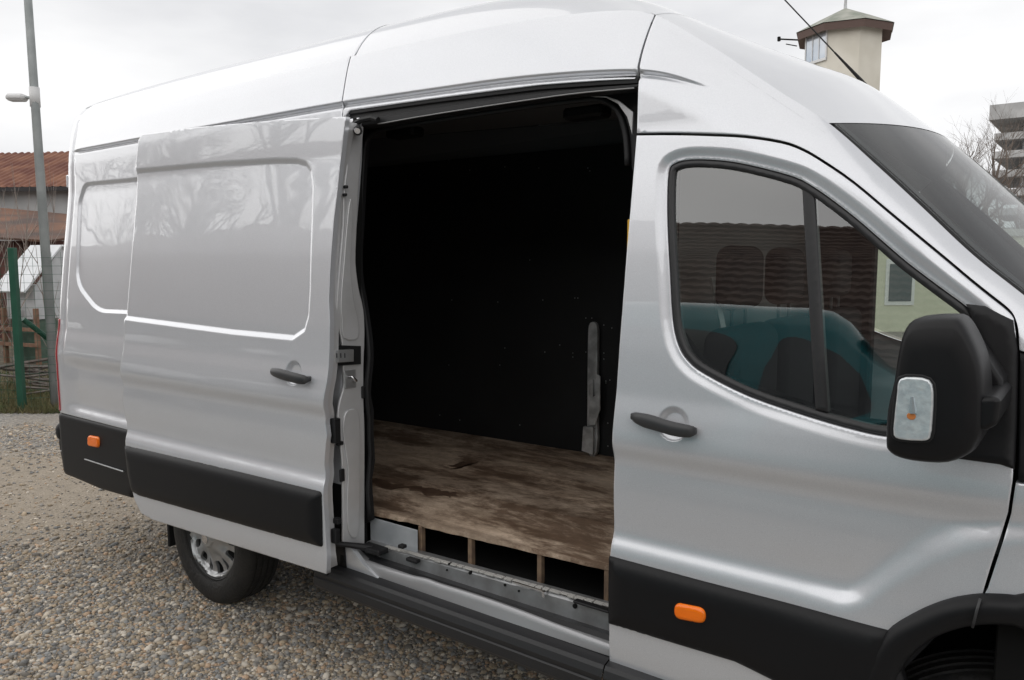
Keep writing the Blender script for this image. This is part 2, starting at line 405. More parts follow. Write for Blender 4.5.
# ---- cab side over the door, A pillar
dt_px = [(637, 133), (675, 132.7), (711, 133.6), (746, 135.4), (781, 140.6), (802, 147.7), (823.5, 160), (854, 181), (887, 208.5), (921.5, 237), (947, 258), (972, 279), (992, 295), (1006, 306), (1014, 315), (1018.5, 330), (1019.5, 350)]
dtop = catmull(tr(dt_px), 3)
cab = [p for p in dtop]+[np.array([-.06, 1.535])]+[np.array([p[0], p[2]]) for p in _rd[::-1] if XB+.01 < p[0] < .06]+[np.array([XB+.003, float(ridge_z(XB+.003))])]
sheet('cab_pillar', cab, F, M['paint'], van, g=(.022, .012), lines=[[g for g in GUT if g[0] > -1.19]])
sheet('cab_pillar', cab, F, M['paint'], van, g=(.08, .05), mirror=True)

# ---- front door
win_out = [(665.5, 200), (667, 172), (673, 163), (690, 159), (720, 160), (748, 164.5), (792, 176), (814, 187.5), (836, 203), (858.5, 220.6), (883, 242), (907, 262.5), (938, 286), (969, 309), (990, 330), (998, 352), (990, 390), (965, 425), (935, 439), (892, 438), (858.5, 432), (806, 417), (748, 397), (704, 375), (687, 362), (677, 346), (671, 320), (668, 270), (666, 230)]
wo = catmull(tr(win_out), 3, True)
door_px_front = tr([(1015.5, 332), (1016.5, 350), (1015, 420), (1012.5, 480), (1008, 512), (999, 541), (992, 562), (984, 588), (981, 600)])
door = [p+np.array([0, -.008]) for p in dtop[:-6]]+door_px_front+tr([(966, 607), (942, 614), (920, 626), (900, 640), (886, 657), (877, 674), (873, 690)])+[np.array(p) for p in [(-.45, .475), (XB, .475)]]
wrec = ring_around(wo, .022)
_yp = pressed(lambda x, z: 0*x, wrec, .010, .032)
Yd = lambda x, z: F(x, z)+_yp(x, z)*np.interp(z, [1.32, 1.60], [.25, 1])
# handle cup
hc = S(673, 424)
cup = [np.array([hc[0]+.045*math.cos(a), hc[2]+.045*math.sin(a)]) for a in np.linspace(0, 2*math.pi, 24, endpoint=False)]
Yd1 = Yd
def Ydc(x, z):
    r_ = np.hypot(x-hc[0], z-hc[2]); return Yd1(x, z)+.016*sst((.052-r_)/.022)
fdoor = sheet('front_door', door, Ydc, M['paint'], van, holes=[wo], g=(.022, .011), feat=[wrec, cup], lines=[[(-1.18, .893), (-.40, .893)], [(-1.18, 1.18), (-.2, 1.18)]], flange=.03)
# far door with its window
fd2 = sheet('front_door', door, F, M['paint'], van, holes=[wo], g=(.06, .04), mirror=True)
inner = ring_around(wo, -.022)
def band(name, outer, inn, Y, m, parent, h=.012, g=(.02, .008), flange=.02, mirror=False):
    # ring between two loops, rounded profile
    A, B = np.array(outer), np.array(inn)
    def f(x, z):
        d = np.minimum(sdist(x, z, A), -sdist(x, z, B)); d = np.clip(d, 0, .010)/.010
        return Y(x, z)-h*np.sqrt(np.clip(1-(1-d)**2, 0, 1))
    return sheet(name, outer, f, m, parent, holes=[inn], g=g, flange=flange, mirror=mirror, ring=.003)
band('window_seal', ring_around(wo, -.001), inner, off(F, .016), M['plastic2'], fdoor, .007, g=(.012, .008))
glass_p = ring_around(wo, -.014)
sheet('window_pane', glass_p, off(F, .021), M['glass'], fdoor, g=(.05, .03), flange=0)
sheet('window_pane', glass_p, off(F, .012), M['glass'], fd2, g=(.08, .05), flange=0, mirror=True)
div = tr([(799.5, 178), (812.5, 181.5), (826.5, 414), (813.5, 411)])
sheet('window_divider', rnd(div, .002), pillow(off(F, .019), div, .006, .008), M['plastic2'], fdoor, g=(.01, .03), ring=.003)
# door handle: a bar on two feet
def handle(parent, Y, pts, rad):
    p = [S(a, b_, Y) for a, b_ in pts]; mb = MB(); n = len(p); prof = [.45, .8, 1, 1.05, 1.0, 1.0, .95, .85, .45]
    q = catmull(p, 3); V = []; Fc = []; K = 12
    for i, c in enumerate(q):
        t = i/(len(q)-1); r_ = rad*np.interp(t, np.linspace(0, 1, 9), prof)
        so = .018+.020*math.sin(math.pi*min(1, max(0, t)))**.6
        for k in range(K):
            an = 2*math.pi*k/K; V.append(c+np.array([0, -so+.6*r_*math.sin(an), r_*math.cos(an)]))
    for i in range(len(q)-1):
        for k in range(K): Fc.append((i*K+k, i*K+(k+1) % K, (i+1)*K+(k+1) % K, (i+1)*K+k))
    Fc += [tuple(range(K)), tuple((len(q)-1)*K+k for k in range(K))]
    mb.add(V, Fc)
    for c in (q[1], q[-4]):
        mb.box((c[0]-.012, c[1]-.025, c[2]-.010), (c[0]+.014, c[1]+.015, c[2]+.010), bev=.003)
    o = recalc(mb.build('handle', M['handle'], parent, smooth=True)); return o
handle(fdoor, F, [(635, 415), (645, 417.5), (660, 421), (676, 426), (690, 429), (699, 430)], .0215)
# black mouldings
mtop, mbot = .846, .617
mold = tr([(609.5, 555), (700, 579.5), (800, 605.5), (889, 629.5)])+[np.array([-.33, .70]), np.array([-.36, .56])]+tr([(735, 662), (612, 625)])
mold[0][0] = XB-.004; mold[-1][0] = XB-.004
mr_ = rnd(mold, [.010, 0, 0, 0, 0, 0, 0, .012])
sheet('door_moulding', mr_, pillow(F, mr_, .030, .075, .004), M['plastic'], fdoor, g=(.03, .01))
# amber side marker
def marker(parent, px, Y, h=.012):
    p = tr(px, Y); q = rnd(p, .026, 8)
    return sheet('marker_light', q, pillow(Y, q, h, .012, .004), M['orange'], parent, g=(.006, .006), ring=.002)
marker(fdoor, [(674, 602), (705.5, 608.5), (705.5, 624.5), (674, 618.5)], off(F, -.029))

# ---- wheel arch trim & front wing
ao_px = [(856, 690), (858.5, 679), (867, 662), (877, 643), (892.5, 625), (918, 610), (935, 602.5), (952, 597), (968, 594), (982.6, 592.6), (1000, 593), (1020, 594.6)]
ai_px = [(1020, 626), (1000, 624.5), (982.6, 625), (960.5, 628.6), (935, 638), (916, 651.6), (903, 668), (896, 690)]
ao = catmull(tr(ao_px), 3); ai = catmull(tr(ai_px), 3)
gapx = [ (982.6, 592.6), (976, 625)]
arch = ao[:-1]+[np.array([-.06, 1.022]), np.array([.05, 1.03]), np.array([.15, 1.01]), np.array([.15, .90]), np.array([.05, .915]), np.array([-.06, .905])]+ai[1:]
sheet('wheel_arch_trim', arch, pillow(F, arch, .034, .035, .004), M['plastic'], van, g=(.015, .012))
sl = [S(982, 594)+np.array([0, -.033, 0]), S(978, 608)+np.array([0, -.036, 0]), S(974.5, 622)+np.array([0, -.036, 0])]
MB().tube(sl, .0035, 6).build('trim_joint', M['handle'], van, smooth=True)
wing = tr([(1020.5, 484), (1016, 482.5), (1011.5, 513), (1003, 542), (988, 588), (983, 597)])+[np.array([-.06, 1.0]), np.array([.05, 1.012]), np.array([.45, .98]), np.array([.45, 1.27])]
sheet('front_wing', wing, F, M['paint'], van, g=(.02, .012), flange=.03)
MB().box((-.155, .085, .5), (-.03, .125, 1.50), bev=.004).box((-.165, .100, 1.50), (-.03, .125, 1.61)).build('hinge_pillar', M['dark'], van)
cowl = tr([(1019.8, 353), (1018, 481)])+[np.array([.44, 1.262]), np.array([.35, 1.27]), np.array([.06, 1.505]), np.array([-.055, 1.525])]
sheet('cowl_trim', cowl, off(F, .008), M['plastic'], van, g=(.03, .02))
sheet('inner_arch', [np.array(p) for p in [(-.52, .4), (-.52, .9), (-.3, 1.1), (.5, 1.1), (.5, .4)]], lambda x, z: .42+0*x, M['dark'], van, g=(.1, .1), flange=.1)
MB().box((-.50, .10, .45), (-.47, .5, 1.05)).box((-.50, .08, 1.02), (.5, .5, 1.06)).build('arch_liner', M['dark'], van)

# ---- mirror sail and mirror
sail_px = [(966, 304), (985, 306), (1014, 320), (1018.3, 350), (1016.8, 420), (1014.6, 470), (1000, 465), (948, 458), (968, 420), (990, 385), (984, 350), (972, 325)]
sail = tr(sail_px)
sheet('mirror_base', sail, pillow(F, sail, .012, .02, .002), M['plastic'], fdoor, g=(.015, .012))
mir = empty('wing_mirror', (0, 0, 0), None, None); mir.parent = van; mir.location = (0, 0, 0)
mir_px = [(918, 318), (937, 314.5), (955, 314), (966, 316), (976, 330), (986, 353), (990, 377), (990.5, 400), (989, 425), (983, 438), (974, 449), (952.6, 457.5), (926, 457), (905, 453), (894, 446), (892, 436), (893.5, 406), (900, 377), (904, 351), (909, 330)]
mc = [at(a, b_, 'y', -.19) for a, b_ in mir_px]; mc = catmull(mc, 3, True); cen = sum(mc)/len(mc)
V = []; Fc = []; n = len(mc)
for (dy, sc) in ((.085, .84), (.078, .92), (.055, .975), (.02, 1.0), (-.04, .995), (-.064, .98), (-.078, .955), (-.088, .915), (-.094, .84), (-.097, .55), (-.098, .15)):
    pv = CAM
    for p in mc: V.append(cen+(p-cen)*sc+np.array([0, dy, 0])+np.array([0, 0, 0]))
for i in range(10):
    for k in range(n): Fc.append((i*n+k, i*n+(k+1) % n, (i+1)*n+(k+1) % n, (i+1)*n+k))
Fc += [tuple(range(n)), tuple(10*n+k for k in range(n))]
recalc(mk('mirror_housing', V, Fc, M['plastic'], mir, smooth=True))
arm = [at(a, b_, 'y', -.275) for a, b_ in ((950, 399), (997, 396), (1001, 402), (998, 425), (986, 431), (950, 429))]
prism('mirror_arm', arm, (0, .26, 0), M['plastic'], mir, bevel=.012, seg=4)
arm2 = [at(a, b_, 'y', -.09) for a, b_ in ((975, 340), (1003, 380), (1003, 400), (980, 400))]
prism('mirror_arm', arm2, (0, .12, 0), M['plastic'], mir, bevel=.012)
lens = catmull([at(a, b_, 'y', -.292) for a, b_ in ((899.5, 379), (914, 377), (929, 380), (933.5, 392), (932.5, 420), (930, 438), (922, 441), (900, 439.5), (893.5, 435), (894, 420), (897, 392))], 2, True)
mrim = ring_around([np.array([p[0], p[2]]) for p in lens], .006)
o = prism('lens_frame', [(p[0], -.290, p[1]) for p in mrim], (0, .03, 0), M['rubber'], mir, bevel=.003)
sig = mat('clear_signal_lens', (.74, .77, .78), .10, .35, 1, .02, bump=(60, .5, .003), var=(.58, .62, .65), varscale=70)
o = prism('turn_signal', [(p[0], -.296, p[2]) for p in lens], (0, .02, 0), sig, mir, bevel=.005)
lc = sum(np.array(p) for p in lens)/len(lens)
mbb = MB(); th = np.linspace(0, 2*math.pi, 13)[:-1]
bulb = [(lc[0]-.002+.009*math.cos(t), -.2975, lc[2]-.012+.008*math.sin(t)) for t in th]
prism('bulb', bulb, (0, .004, 0), mat('amber_bulb', (.55, .20, .06), .3), o, bevel=.0015)
mb = MB()
mb.tube([(lc[0]+.001, -.295, lc[2]-.005), (lc[0]-.002, -.297, lc[2]+.03)], [.008, .003], 8)
mb.build('reflector', mat('grey_reflector', (.45, .52, .55), .2, .6), o)
# mirror glass faces backwards
mg = [cen+(p-cen)*.78 for p in mc]
mk('mirror_glass', [(cen[0]-.070, .75*(p[0]-cen[0])-.185, p[2]) for p in mg], [tuple(range(n))], M['chrome'], mir)

# ---- roof and windscreen: loft from near ridge over the crown to the far ridge
cen_pts = [(-5.15, 2.795, 7.5), (-4.4, 2.815, 7.5), (-3.4, 2.82, 7.5), (-2.6, 2.82, 7.2), (-2.0, 2.815, 6.5), (-1.6, 2.785, 5.0), (-1.38, 2.725, 3.8)]
cen_rd = [(-1.22, 2.645, 3.0), (-.98, 2.525, 2.5), (-.83, 2.455, 2.3), (-.69, 2.385, 2.15), (-.46, 2.195, 2.0)]
stations = []
for p, c in zip(RIDGE[:7], cen_pts): stations.append((p, np.array([c[0], 1.03, c[1]]), c[2]))
for p, c in zip(RIDGE[7:12], cen_rd): stations.append((p, np.array([c[0], 1.03, c[1]]), c[2]))
def loft(name, st, m, parent, nsub=6, ns=22, snap=True):
    Ps = catmull([np.concatenate([a, c, [n_]]) for a, c, n_ in st], nsub); V = []; Fc = []
    ss = np.concatenate([np.linspace(0, .3, 14)[:-1], np.linspace(.3, 1, ns-12)]); sy = list(ss)+[2-s for s in ss[::-1][1:]]; K = len(sy)
    for q in Ps:
        a, c, n_ = q[:3], q[3:6], q[6]
        for s in sy:
            t = s if s <= 1 else 2-s; w = 1-(1-t)**n_
            p = a+(c-a)*w; y = a[1]+(1.03-a[1])*t
            if snap: y += (float(F(a[0], a[2]))-a[1])*(1-t)**4
            if s > 1: y = 2.06-y
            V.append((p[0], y, p[2]))
    for i in range(len(Ps)-1):
        for k in range(K-1): Fc.append((i*K+k, (i+1)*K+k, (i+1)*K+k+1, i*K+k+1))
    return recalc(mk(name, V, Fc, m, parent, smooth=True)), Ps, K, V
def cut(st, x0, x1): return [s for s in st if x0 <= s[0][0] <= x1]
def mid(sa, sb, x):
    t = (x-sa[0][0])/(sb[0][0]-sa[0][0]); return (sa[0]+(sb[0]-sa[0])*t, sa[1]+(sb[1]-sa[1])*t, sa[2]+(sb[2]-sa[2])*t)
sA = mid(stations[3], stations[4], -2.566) if stations[4][0][0] > -2.566 > stations[3][0][0] else stations[3]
sA2 = mid(stations[3], stations[4], -2.560) if sA is not stations[3] else stations[3]
sB = mid(stations[6], stations[7], XB-.004); sB2 = mid(stations[6], stations[7], XB+.001)
loft('roof', stations[:4]+[sA], M['paint'], van)
loft('roof', [sA2]+stations[4:7]+[sB], M['paint'], van)
loft('cab_roof', [sB2]+stations[7:], M['paint'], van)
drk = [(a+np.array([0, .03, -.03]), c+np.array([0, 0, -.03]), n_) for a, c, n_ in stations]
loft('roof_lining', drk, M['dark'], van, 3, 14)
# windscreen
wpts = RIDGE[11:]; wst = []
wc = [(-.46, 2.195), (-.36, 2.10), (-.22, 1.962), (-.08, 1.83), (.05, 1.71), (.33, 1.45), (.62, 1.19)]
for p, c in zip(wpts, wc): wst.append((p, np.array([c[0], 1.03, c[1]]), 2.0))
ws_in = [(a+np.array([.012, .006, -.002]), c+np.array([.004, 0, -.004]), n_) for a, c, n_ in wst]
_, Ps, K, V = loft('windscreen', ws_in, M['wsglass'], van, 5, 22, snap=False)
# black ceramic border of the glass, on its outer face
frit = mat('black_glass_border', (.008, .008, .009), .6, 0, spec=.2)
Vg = np.array(V).reshape(len(Ps), K, 3)
du = np.gradient(Vg, axis=0); dv = np.gradient(Vg, axis=1); nrm = np.cross(du, dv); nrm /= np.linalg.norm(nrm, axis=2)[:, :, None]+1e-9; nrm *= np.sign(nrm[:, :, 2:3]+1e-9)
for ks in ((0, 1), (K-3, K-2)):
    faces = [(i*K+k, (i+1)*K+k, (i+1)*K+k+1, i*K+k+1) for i in range(len(Ps)-1) for k in ks]
    used = sorted({q for f in faces for q in f}); mp = {q: j for j, q in enumerate(used)}
    mk('windscreen_border', (Vg-nrm*.0025).reshape(-1, 3)[used], [tuple(mp[q] for q in f) for f in faces], frit, van, smooth=True)
# graded shade band printed along the head of the glass
faces = [(i*K+k, (i+1)*K+k, (i+1)*K+k+1, i*K+k+1) for i in range(0, 8) for k in range(0, K-1)]
used = sorted({q for f in faces for q in f}); mp = {q: j for j, q in enumerate(used)}
m_ = bpy.data.materials.new('shade_band_glass'); m_.use_nodes = True; nt = m_.node_tree; nt.nodes.clear()
o_ = nt.nodes.new('ShaderNodeOutputMaterial'); t_ = nt.nodes.new('ShaderNodeBsdfTransparent'); d_ = nt.nodes.new('ShaderNodeBsdfDiffuse'); d_.inputs['Color'].default_value = (.02, .02, .022, 1)
a_ = nt.nodes.new('ShaderNodeVertexColor'); a_.layer_name = 'shade'; x_ = nt.nodes.new('ShaderNodeMixShader'); nt.links.new(a_.outputs[0], x_.inputs[0]); nt.links.new(t_.outputs[0], x_.inputs[1]); nt.links.new(d_.outputs[0], x_.inputs[2]); nt.links.new(x_.outputs[0], o_.inputs['Surface'])
o = mk('shade_band', (Vg-nrm*.004).reshape(-1, 3)[used], [tuple(mp[q] for q in f) for f in faces], m_, van, smooth=True)
ca_ = o.data.color_attributes.new('shade', 'FLOAT_COLOR', 'POINT')
for j, q in enumerate(used):
    i_ = q//K; v_ = max(0, 1-i_/8)**.8*.97; ca_.data[j].color = (v_, v_, v_, 1)
for mir_ in (0, 1):
    pts = [p+np.array([.012, .016, -.014]) for p in RIDGE[11:]]
    if mir_: pts = [np.array([p[0], 2.06-p[1], p[2]]) for p in pts]
    MB().tube(catmull(pts, 3), .013, 8).build('windscreen_seal', M['rubber'], van, smooth=True)
    pts = [p+np.array([-.02, .045, -.05]) for p in RIDGE[11:]]
    if mir_: pts = [np.array([p[0], 2.06-p[1], p[2]]) for p in pts]
    MB().tube(catmull(pts, 3), .040, 10).build('pillar_trim', M['fabric'], van, smooth=True)

# ---- rear end
zs = np.linspace(.86, 2.74, 24); V = []
for z in zs:
    y0 = float(P(z))+.10 if z < 2.6 else .30+(z-2.6)*.5
    for y in (y0, 2.06-y0): V.append((-5.135, y, z))
Fc = [(2*i, 2*i+1, 2*i+3, 2*i+2) for i in range(len(zs)-1)]
rd = mk('rear_door', V, Fc, M['paint'], van)
tl = [np.array([float(-5.035), z]) for z in np.linspace(.86, 1.42, 8)]+[np.array([-5.095, z]) for z in np.linspace(1.42, .86, 8)]
sheet('tail_light', tl, off(F, -.006), M['red'], van, g=(.012, .02))
for zh_ in (1.02, 1.62, 2.22): MB().box((-5.165, .16, zh_), (-5.13, .22, zh_+.08), bev=.008).build('door_hinge', M['paint'], van)
# rear bumper corner and lower cladding
bp_ = tr([(57.5, 413), (131, 430.5)])+[np.array([-3.95, .845]), np.array([-3.98, .62]), np.array([-4.12, .575])]+tr([(131, 498), (100, 489), (72, 477), (63, 465), (58.5, 440)])
bp_[0] = np.array([-5.137, .845])
bq = rnd(bp_, [0, 0, 0, .05, 0, 0, 0, .02, .02, .02])
bump = sheet('rear_bumper', bq, pillow(F, bq, .014, .035, .006), M['plastic'], van, g=(.02, .012))
MB().tube([S(63, 450.5)+np.array([0, -.012, 0]), S(90, 459.5)+np.array([0, -.014, 0]), S(126, 471)+np.array([0, -.014, 0])], .0045, 6).build('bumper_seam', M['galv'], bump)
c = S(64.5, 431)
V = []; Fc = []; K = 16
for i, (dy, r_) in enumerate(((.01, .05), (-.01, .05), (-.022, .046), (-.032, .036), (-.038, .018), (-.039, .001))):
    for k in range(K): V.append((c[0]+.9*r_*math.cos(2*math.pi*k/K), c[1]+dy-.008, c[2]+1.15*r_*math.sin(2*math.pi*k/K)))
for i in range(5):
    for k in range(K): Fc.append((i*K+k, i*K+(k+1) % K, (i+1)*K+(k+1) % K, (i+1)*K+k))
recalc(mk('bumper_cap', V, Fc, M['rubber'], bump, smooth=True))
marker(bump, [(88, 435), (99, 437), (99, 448), (88, 446)], off(F, -.013))
# lower side between rear wheel and opening, and the underbody
sheet('lower_side', [np.array(p) for p in [(-3.2, .46), (-2.46, .46), (-2.46, .845), (-3.3, .845)]], F, M['plastic'], van, g=(.05, .03))
MB().box((-5.05, .22, .42), (-4.1, 1.84, .60)).box((-4.1, .42, .42), (-3.2, 1.64, .60)).box((-3.2, .16, .36), (-.52, 1.9, .50)).box((-.52, .5, .36), (.5, 1.6, .5)).build('chassis', M['dark'], van)
MB().box((-5.12, .1, .45), (-5.02, 1.96, .85), bev=.02).build('rear_bumper', M['plastic'], van)
MB().tube([(-3.66, .3, .33), (-3.66, 1.76, .33)], .05, 10).build('rear_axle', M['dark'], van)
MB().box((-4.14, .15, .16), (-4.12, .42, .60), bev=.004).build('mud_flap', M['rubber'], van)
MB().box((-4.15, .10, .60), (-3.15, .12, 1.1)).box((-4.15, .1, .88), (-3.15, .5, .9)).box((-4.16, .1, .5), (-4.13, .5, .9)).box((-3.17, .1, .4), (-3.14, .5, .9)).box((-4.15, .46, .4), (-3.15, .5, .9)).build('arch_liner', M['dark'], van)

# ---- wheels
def wheel(cx, cy, cz, steer=0, mirror=False):
    w = empty('wheel', (0, 0, 0), None, None); w.parent = van; w.location = (cx-van.location[0], cy-van.location[1], cz-van.location[2])
    w.rotation_euler[2] = steer+(math.pi if mirror else 0)
    prof = [(.228, -.085), (.234, -.100), (.248, -.108), (.275, -.114), (.310, -.112), (.335, -.104), (.350, -.092), (.357, -.078)]
    for g0 in (-.055, -.018, .018, .055):
        prof += [(.360, g0-.007), (.352, g0-.004), (.352, g0+.004), (.360, g0+.007)]
    prof += [(.357, .078), (.350, .092), (.335, .104), (.275, .114), (.228, .085)]
    K = 132; V = []; Fc = []
    for i in range(K):
        a = 2*math.pi*i/K
        for j, (r_, y_) in enumerate(prof):
            rr = r_
            V.append((rr*math.cos(a), y_, rr*math.sin(a)))
    L = len(prof)
    for i in range(K):
        for j in range(L-1): Fc.append((i*L+j, ((i+1) % K)*L+j, ((i+1) % K)*L+j+1, i*L+j+1))
    t = recalc(mk('tyre', V, Fc, M['tyre'], None)); t.parent = w; t.location = (0, 0, 0)
    t.data.polygons.foreach_set('use_smooth', [True]*len(t.data.polygons))
    t.modifiers.new('es', 'EDGE_SPLIT').split_angle = R(38)
    # steel rim behind, hubcap in front
    V = []; Fc = []; pr = [(.232, -.088), (.228, -.094), (.222, -.085), (.198, -.05), (.190, .05), (0.02, .052)]; K = 48
    for i in range(K):
        a = 2*math.pi*i/K
        for r_, y_ in pr: V.append((r_*math.cos(a), y_, r_*math.sin(a)))
    for i in range(K):
        for j in range(5): Fc.append((i*6+j, ((i+1) % K)*6+j, ((i+1) % K)*6+j+1, i*6+j+1))
    r0 = recalc(mk('rim', V, Fc, mat('dark_steel_rim', (.03, .03, .03), .5, .4), None, smooth=True)); r0.parent = w; r0.location = (0, 0, 0)
    A = [np.array([.205*math.cos(a), .205*math.sin(a)]) for a in np.linspace(0, 2*math.pi, 49)[:-1]]
    holes = []
    for s in range(7):
        for sg in (-1, 1):
            a0 = 2*math.pi*s/7+.22+sg*.235
            h = []
            for (r_, da) in ((.118, -.10*1), (.120, .10), (.180, .125), (.182, -.125)):
                h.append(np.array([r_*math.cos(a0+da*(1 if sg > 0 else 1)), r_*math.sin(a0+da)]))
            holes.append([np.array(q) for q in rnd(h, .014, 3)])
    def Yw(x, z):
        r_ = np.hypot(x, z); an = np.arctan2(z, x)
        return -.075-.026*sst((r_-.175)/.02)*sst((.208-r_)/.012)-.030*sst((.115-r_)/.07)-.012*sst((.05-r_)/.01)+.012*sst((r_-.11)/.05)-.007*(np.cos(7*(an-.22)))*sst((r_-.05)/.05)
    hcp = sheet('hubcap', A, Yw, M['cap'], None, holes=holes, g=(.012, .010), ring=.003, flange=.015); hcp.parent = w; hcp.location = (0, 0, 0); hcp.scale = (1.09, 1, 1.09)
    badge = MB().tube([(0, -.122, 0), (0, -.118, 0)], .022, 20).build('badge', M['chrome'], None, smooth=False); badge.parent = hcp; badge.location = (0, 0, 0)
    return w
WZ = GZ+.358
wheel(-3.68, .225, WZ); wheel(-3.68, 1.83, WZ, mirror=True)
wheel(-.14, .26, WZ+.035, steer=R(14)); wheel(-.06, 1.83, WZ, steer=R(14), mirror=True)

# ---- sliding door, standing off the side
def Ys0(x, z): return F(np.clip(x, -4.9, None), z)*1.0 - np.interp(x, [-4.0, -2.4], [.165, .118]) - .004*sst((z-1.9)/.4)
press_s = [np.array([-4.4, 2.25])]+tr([(135.5, 171), (213, 164), (275, 160.5), (296, 160.8), (305, 163.5), (310, 170), (312, 185), (309, 290), (307.5, 316), (303.5, 330), (292, 338), (230, 332), (124, 318)], Ys0)+[np.array([-4.4, 1.37])]
Ys1 = pressed(Ys0, press_s, .013, .024)
hs = S(293, 373, Ys0)
cup2 = [np.array([hs[0]+.045*math.cos(a), hs[2]+.045*math.sin(a)]) for a in np.linspace(0, 2*math.pi, 24, endpoint=False)]
def Ys(x, z):
    r_ = np.hypot(x-hs[0], z-hs[2]); return Ys1(x, z)+.016*sst((.052-r_)/.022)
sd_px_r = [(346, 116.5), (343, 140), (340, 165), (337, 195), (334, 219), (331.5, 250), (330, 275), (329, 300), (330, 325), (329.5, 353), (327, 382), (323.5, 407), (325.5, 423), (327, 436), (324.5, 465), (323.5, 490), (325.5, 530), (327, 557), (326.5, 574)]
sd_px_l = [(152, 519.5), (141, 513), (134.5, 500), (129, 475), (125.5, 445), (122.5, 400), (123.3, 350), (124, 320), (127, 281), (130, 245), (132.5, 215), (135, 172), (138.5, 140)]
sdo = tr(sd_px_r, Ys0)+tr(sd_px_l, Ys0)+tr([(142, 134.5), (200, 126.8), (270, 120.8)], Ys0)
sdoor = sheet('sliding_door', sdo, Ys, M['paint'], van, g=(.026, .011), feat=[press_s, cup2], lines=[[(-3.95, .893), (-2.42, .893)], [(-3.98, 1.18), (-2.42, 1.18)]], flange=.022)
# inner shell of the door, a step smaller, silver
inn = ring_around(sdo, -.018)
sheet('door_inner', inn, off(Ys0, .016), M['jamb'], sdoor, g=(.08, .05), flange=.045)
seal_line = [S(a-1, b_, off(Ys0, .05))+np.array([.012, 0, 0]) for a, b_ in sd_px_r]
MB().tube(catmull([p+np.array([-.004, 0, 0]) for p in seal_line], 3), .009, 8).build('door_seal', M['rubber'], sdoor, smooth=True)
handle(sdoor, Ys0, [(275, 370.5), (283, 372), (294, 374.5), (303, 377), (309, 378.5), (312, 379)], .0215)
ms = tr([(125.5, 445), (180, 457.5), (240, 471.5), (322.5, 491.5), (323.5, 548), (240, 524.5), (140, 496), (133, 492), (129, 475)], Ys0)
msr = rnd(ms, [.006, 0, 0, .02, .02, 0, .01, .01, 0])
sheet('door_moulding', msr, pillow(Ys0, msr, .030, .075, .004), M['plastic'], sdoor, g=(.03, .01))

# ---- door opening: C pillar jamb, frame, seal, rails, sill
XC = -2.455
def yzp(pts, x=XC): return [at(a, b_, 'x', x) for a, b_ in pts]
# plain backing of the pillar
prism('pillar_backing', [(XC-.012, -.0, .50), (XC-.012, .14, .50), (XC-.012, .12, 1.4), (XC-.012, .15, 2.2), (XC-.012, .15, 2.33), (XC-.012, .12, 2.35)], (-.02, 0, 0), M['dark'], van)
# moulded silver pillar face
pil = catmull(yzp([(341, 545), (341, 500), (340, 455), (336, 425), (337, 405), (342, 385), (341, 362), (340, 340), (335, 320), (335, 300), (338, 262), (341, 225), (342, 190), (345, 165), (343, 150), (346, 133), (352, 126)]), 3) + catmull(yzp([(362, 127), (360, 150), (357, 185), (355, 230), (354, 262), (357, 288), (362, 310), (363, 335), (362, 365), (362, 400), (363, 430), (363, 480), (363, 545)]), 3)
prism('pillar_jamb', [p+np.array([0, 0, 0]) for p in pil], (.012, 0, 0), M['jamb'], van, bevel=.005, seg=3)
# raised pressings on the pillar
prism('pillar_rib', catmull([at(a, b_, 'x', XC+.012) for a, b_ in ((347, 528), (346, 500), (347, 470), (343, 440), (342, 428), (345, 412), (356, 410), (359, 430), (359, 480), (358, 528), (353, 538))], 3, True), (.008, 0, 0), M['jamb'], van, bevel=.0055, seg=3)
prism('pillar_rib', catmull([at(a, b_, 'x', XC+.012) for a, b_ in ((343, 338), (341, 320), (340, 300), (343, 262), (346, 225), (349, 200), (352, 205), (351, 240), (350, 270), (353, 300), (357, 318), (357, 338))], 3, True), (.007, 0, 0), M['jamb'], van, bevel=.005, seg=3)
lat = prism('door_latch', [at(a, b_, 'x', XC+.012) for a, b_ in ((333, 350), (349, 349), (349, 361), (333, 362))], (.03, 0, 0), M['cap'], van, bevel=.002)
mb = MB()
for k in range(3):
    q = at(337+k*4, 355.5, 'x', XC+.044); mb.box((q[0]-.002, q[1]-.002, q[2]-.009), (q[0]+.001, q[1]+.001, q[2]+.009))
mb.build('latch_slot', M['rubber'], lat)
prism('latch_recess', [at(a, b_, 'x', XC+.0125) for a, b_ in ((334, 345), (360, 346), (360, 364), (334, 366))], (.006, 0, 0), M['rubber'], van)
q = at(349, 379, 'x', XC+.012)
stp = MB().box((q[0], q[1]-.028, q[2]-.038), (q[0]+.006, q[1]+.034, q[2]+.036), bev=.003).build('striker_plate', M['cap'], van)
MB().tube([(q[0]+.006, q[1]-.01, q[2]+.01), (q[0]+.03, q[1]-.01, q[2]+.012), (q[0]+.03, q[1]+.012, q[2]-.006), (q[0]+.006, q[1]+.014, q[2]-.008)], .006, 8).build('striker', M['chrome'], stp, smooth=True)
for a, b_, s_ in ((363, 392, (.012, .012, .026)), (341, 475, (.012, .012, .026)), (338, 443, (.02, .014, .008)), (333, 430, (.03, .016, .05)), (333, 535, (.03, .012, .03)), (335, 520, (.03, .012, .012)), (344, 187, (.02, .007, .006)), (343, 195, (.02, .007, .006))):
    q = at(a, b_, 'x', XC+.014)
    MB().box((q[0], q[1]-s_[1], q[2]-s_[2]), (q[0]+s_[0], q[1]+s_[1], q[2]+s_[2]), bev=.003).build('rubber_stop', M['rubber'], van)

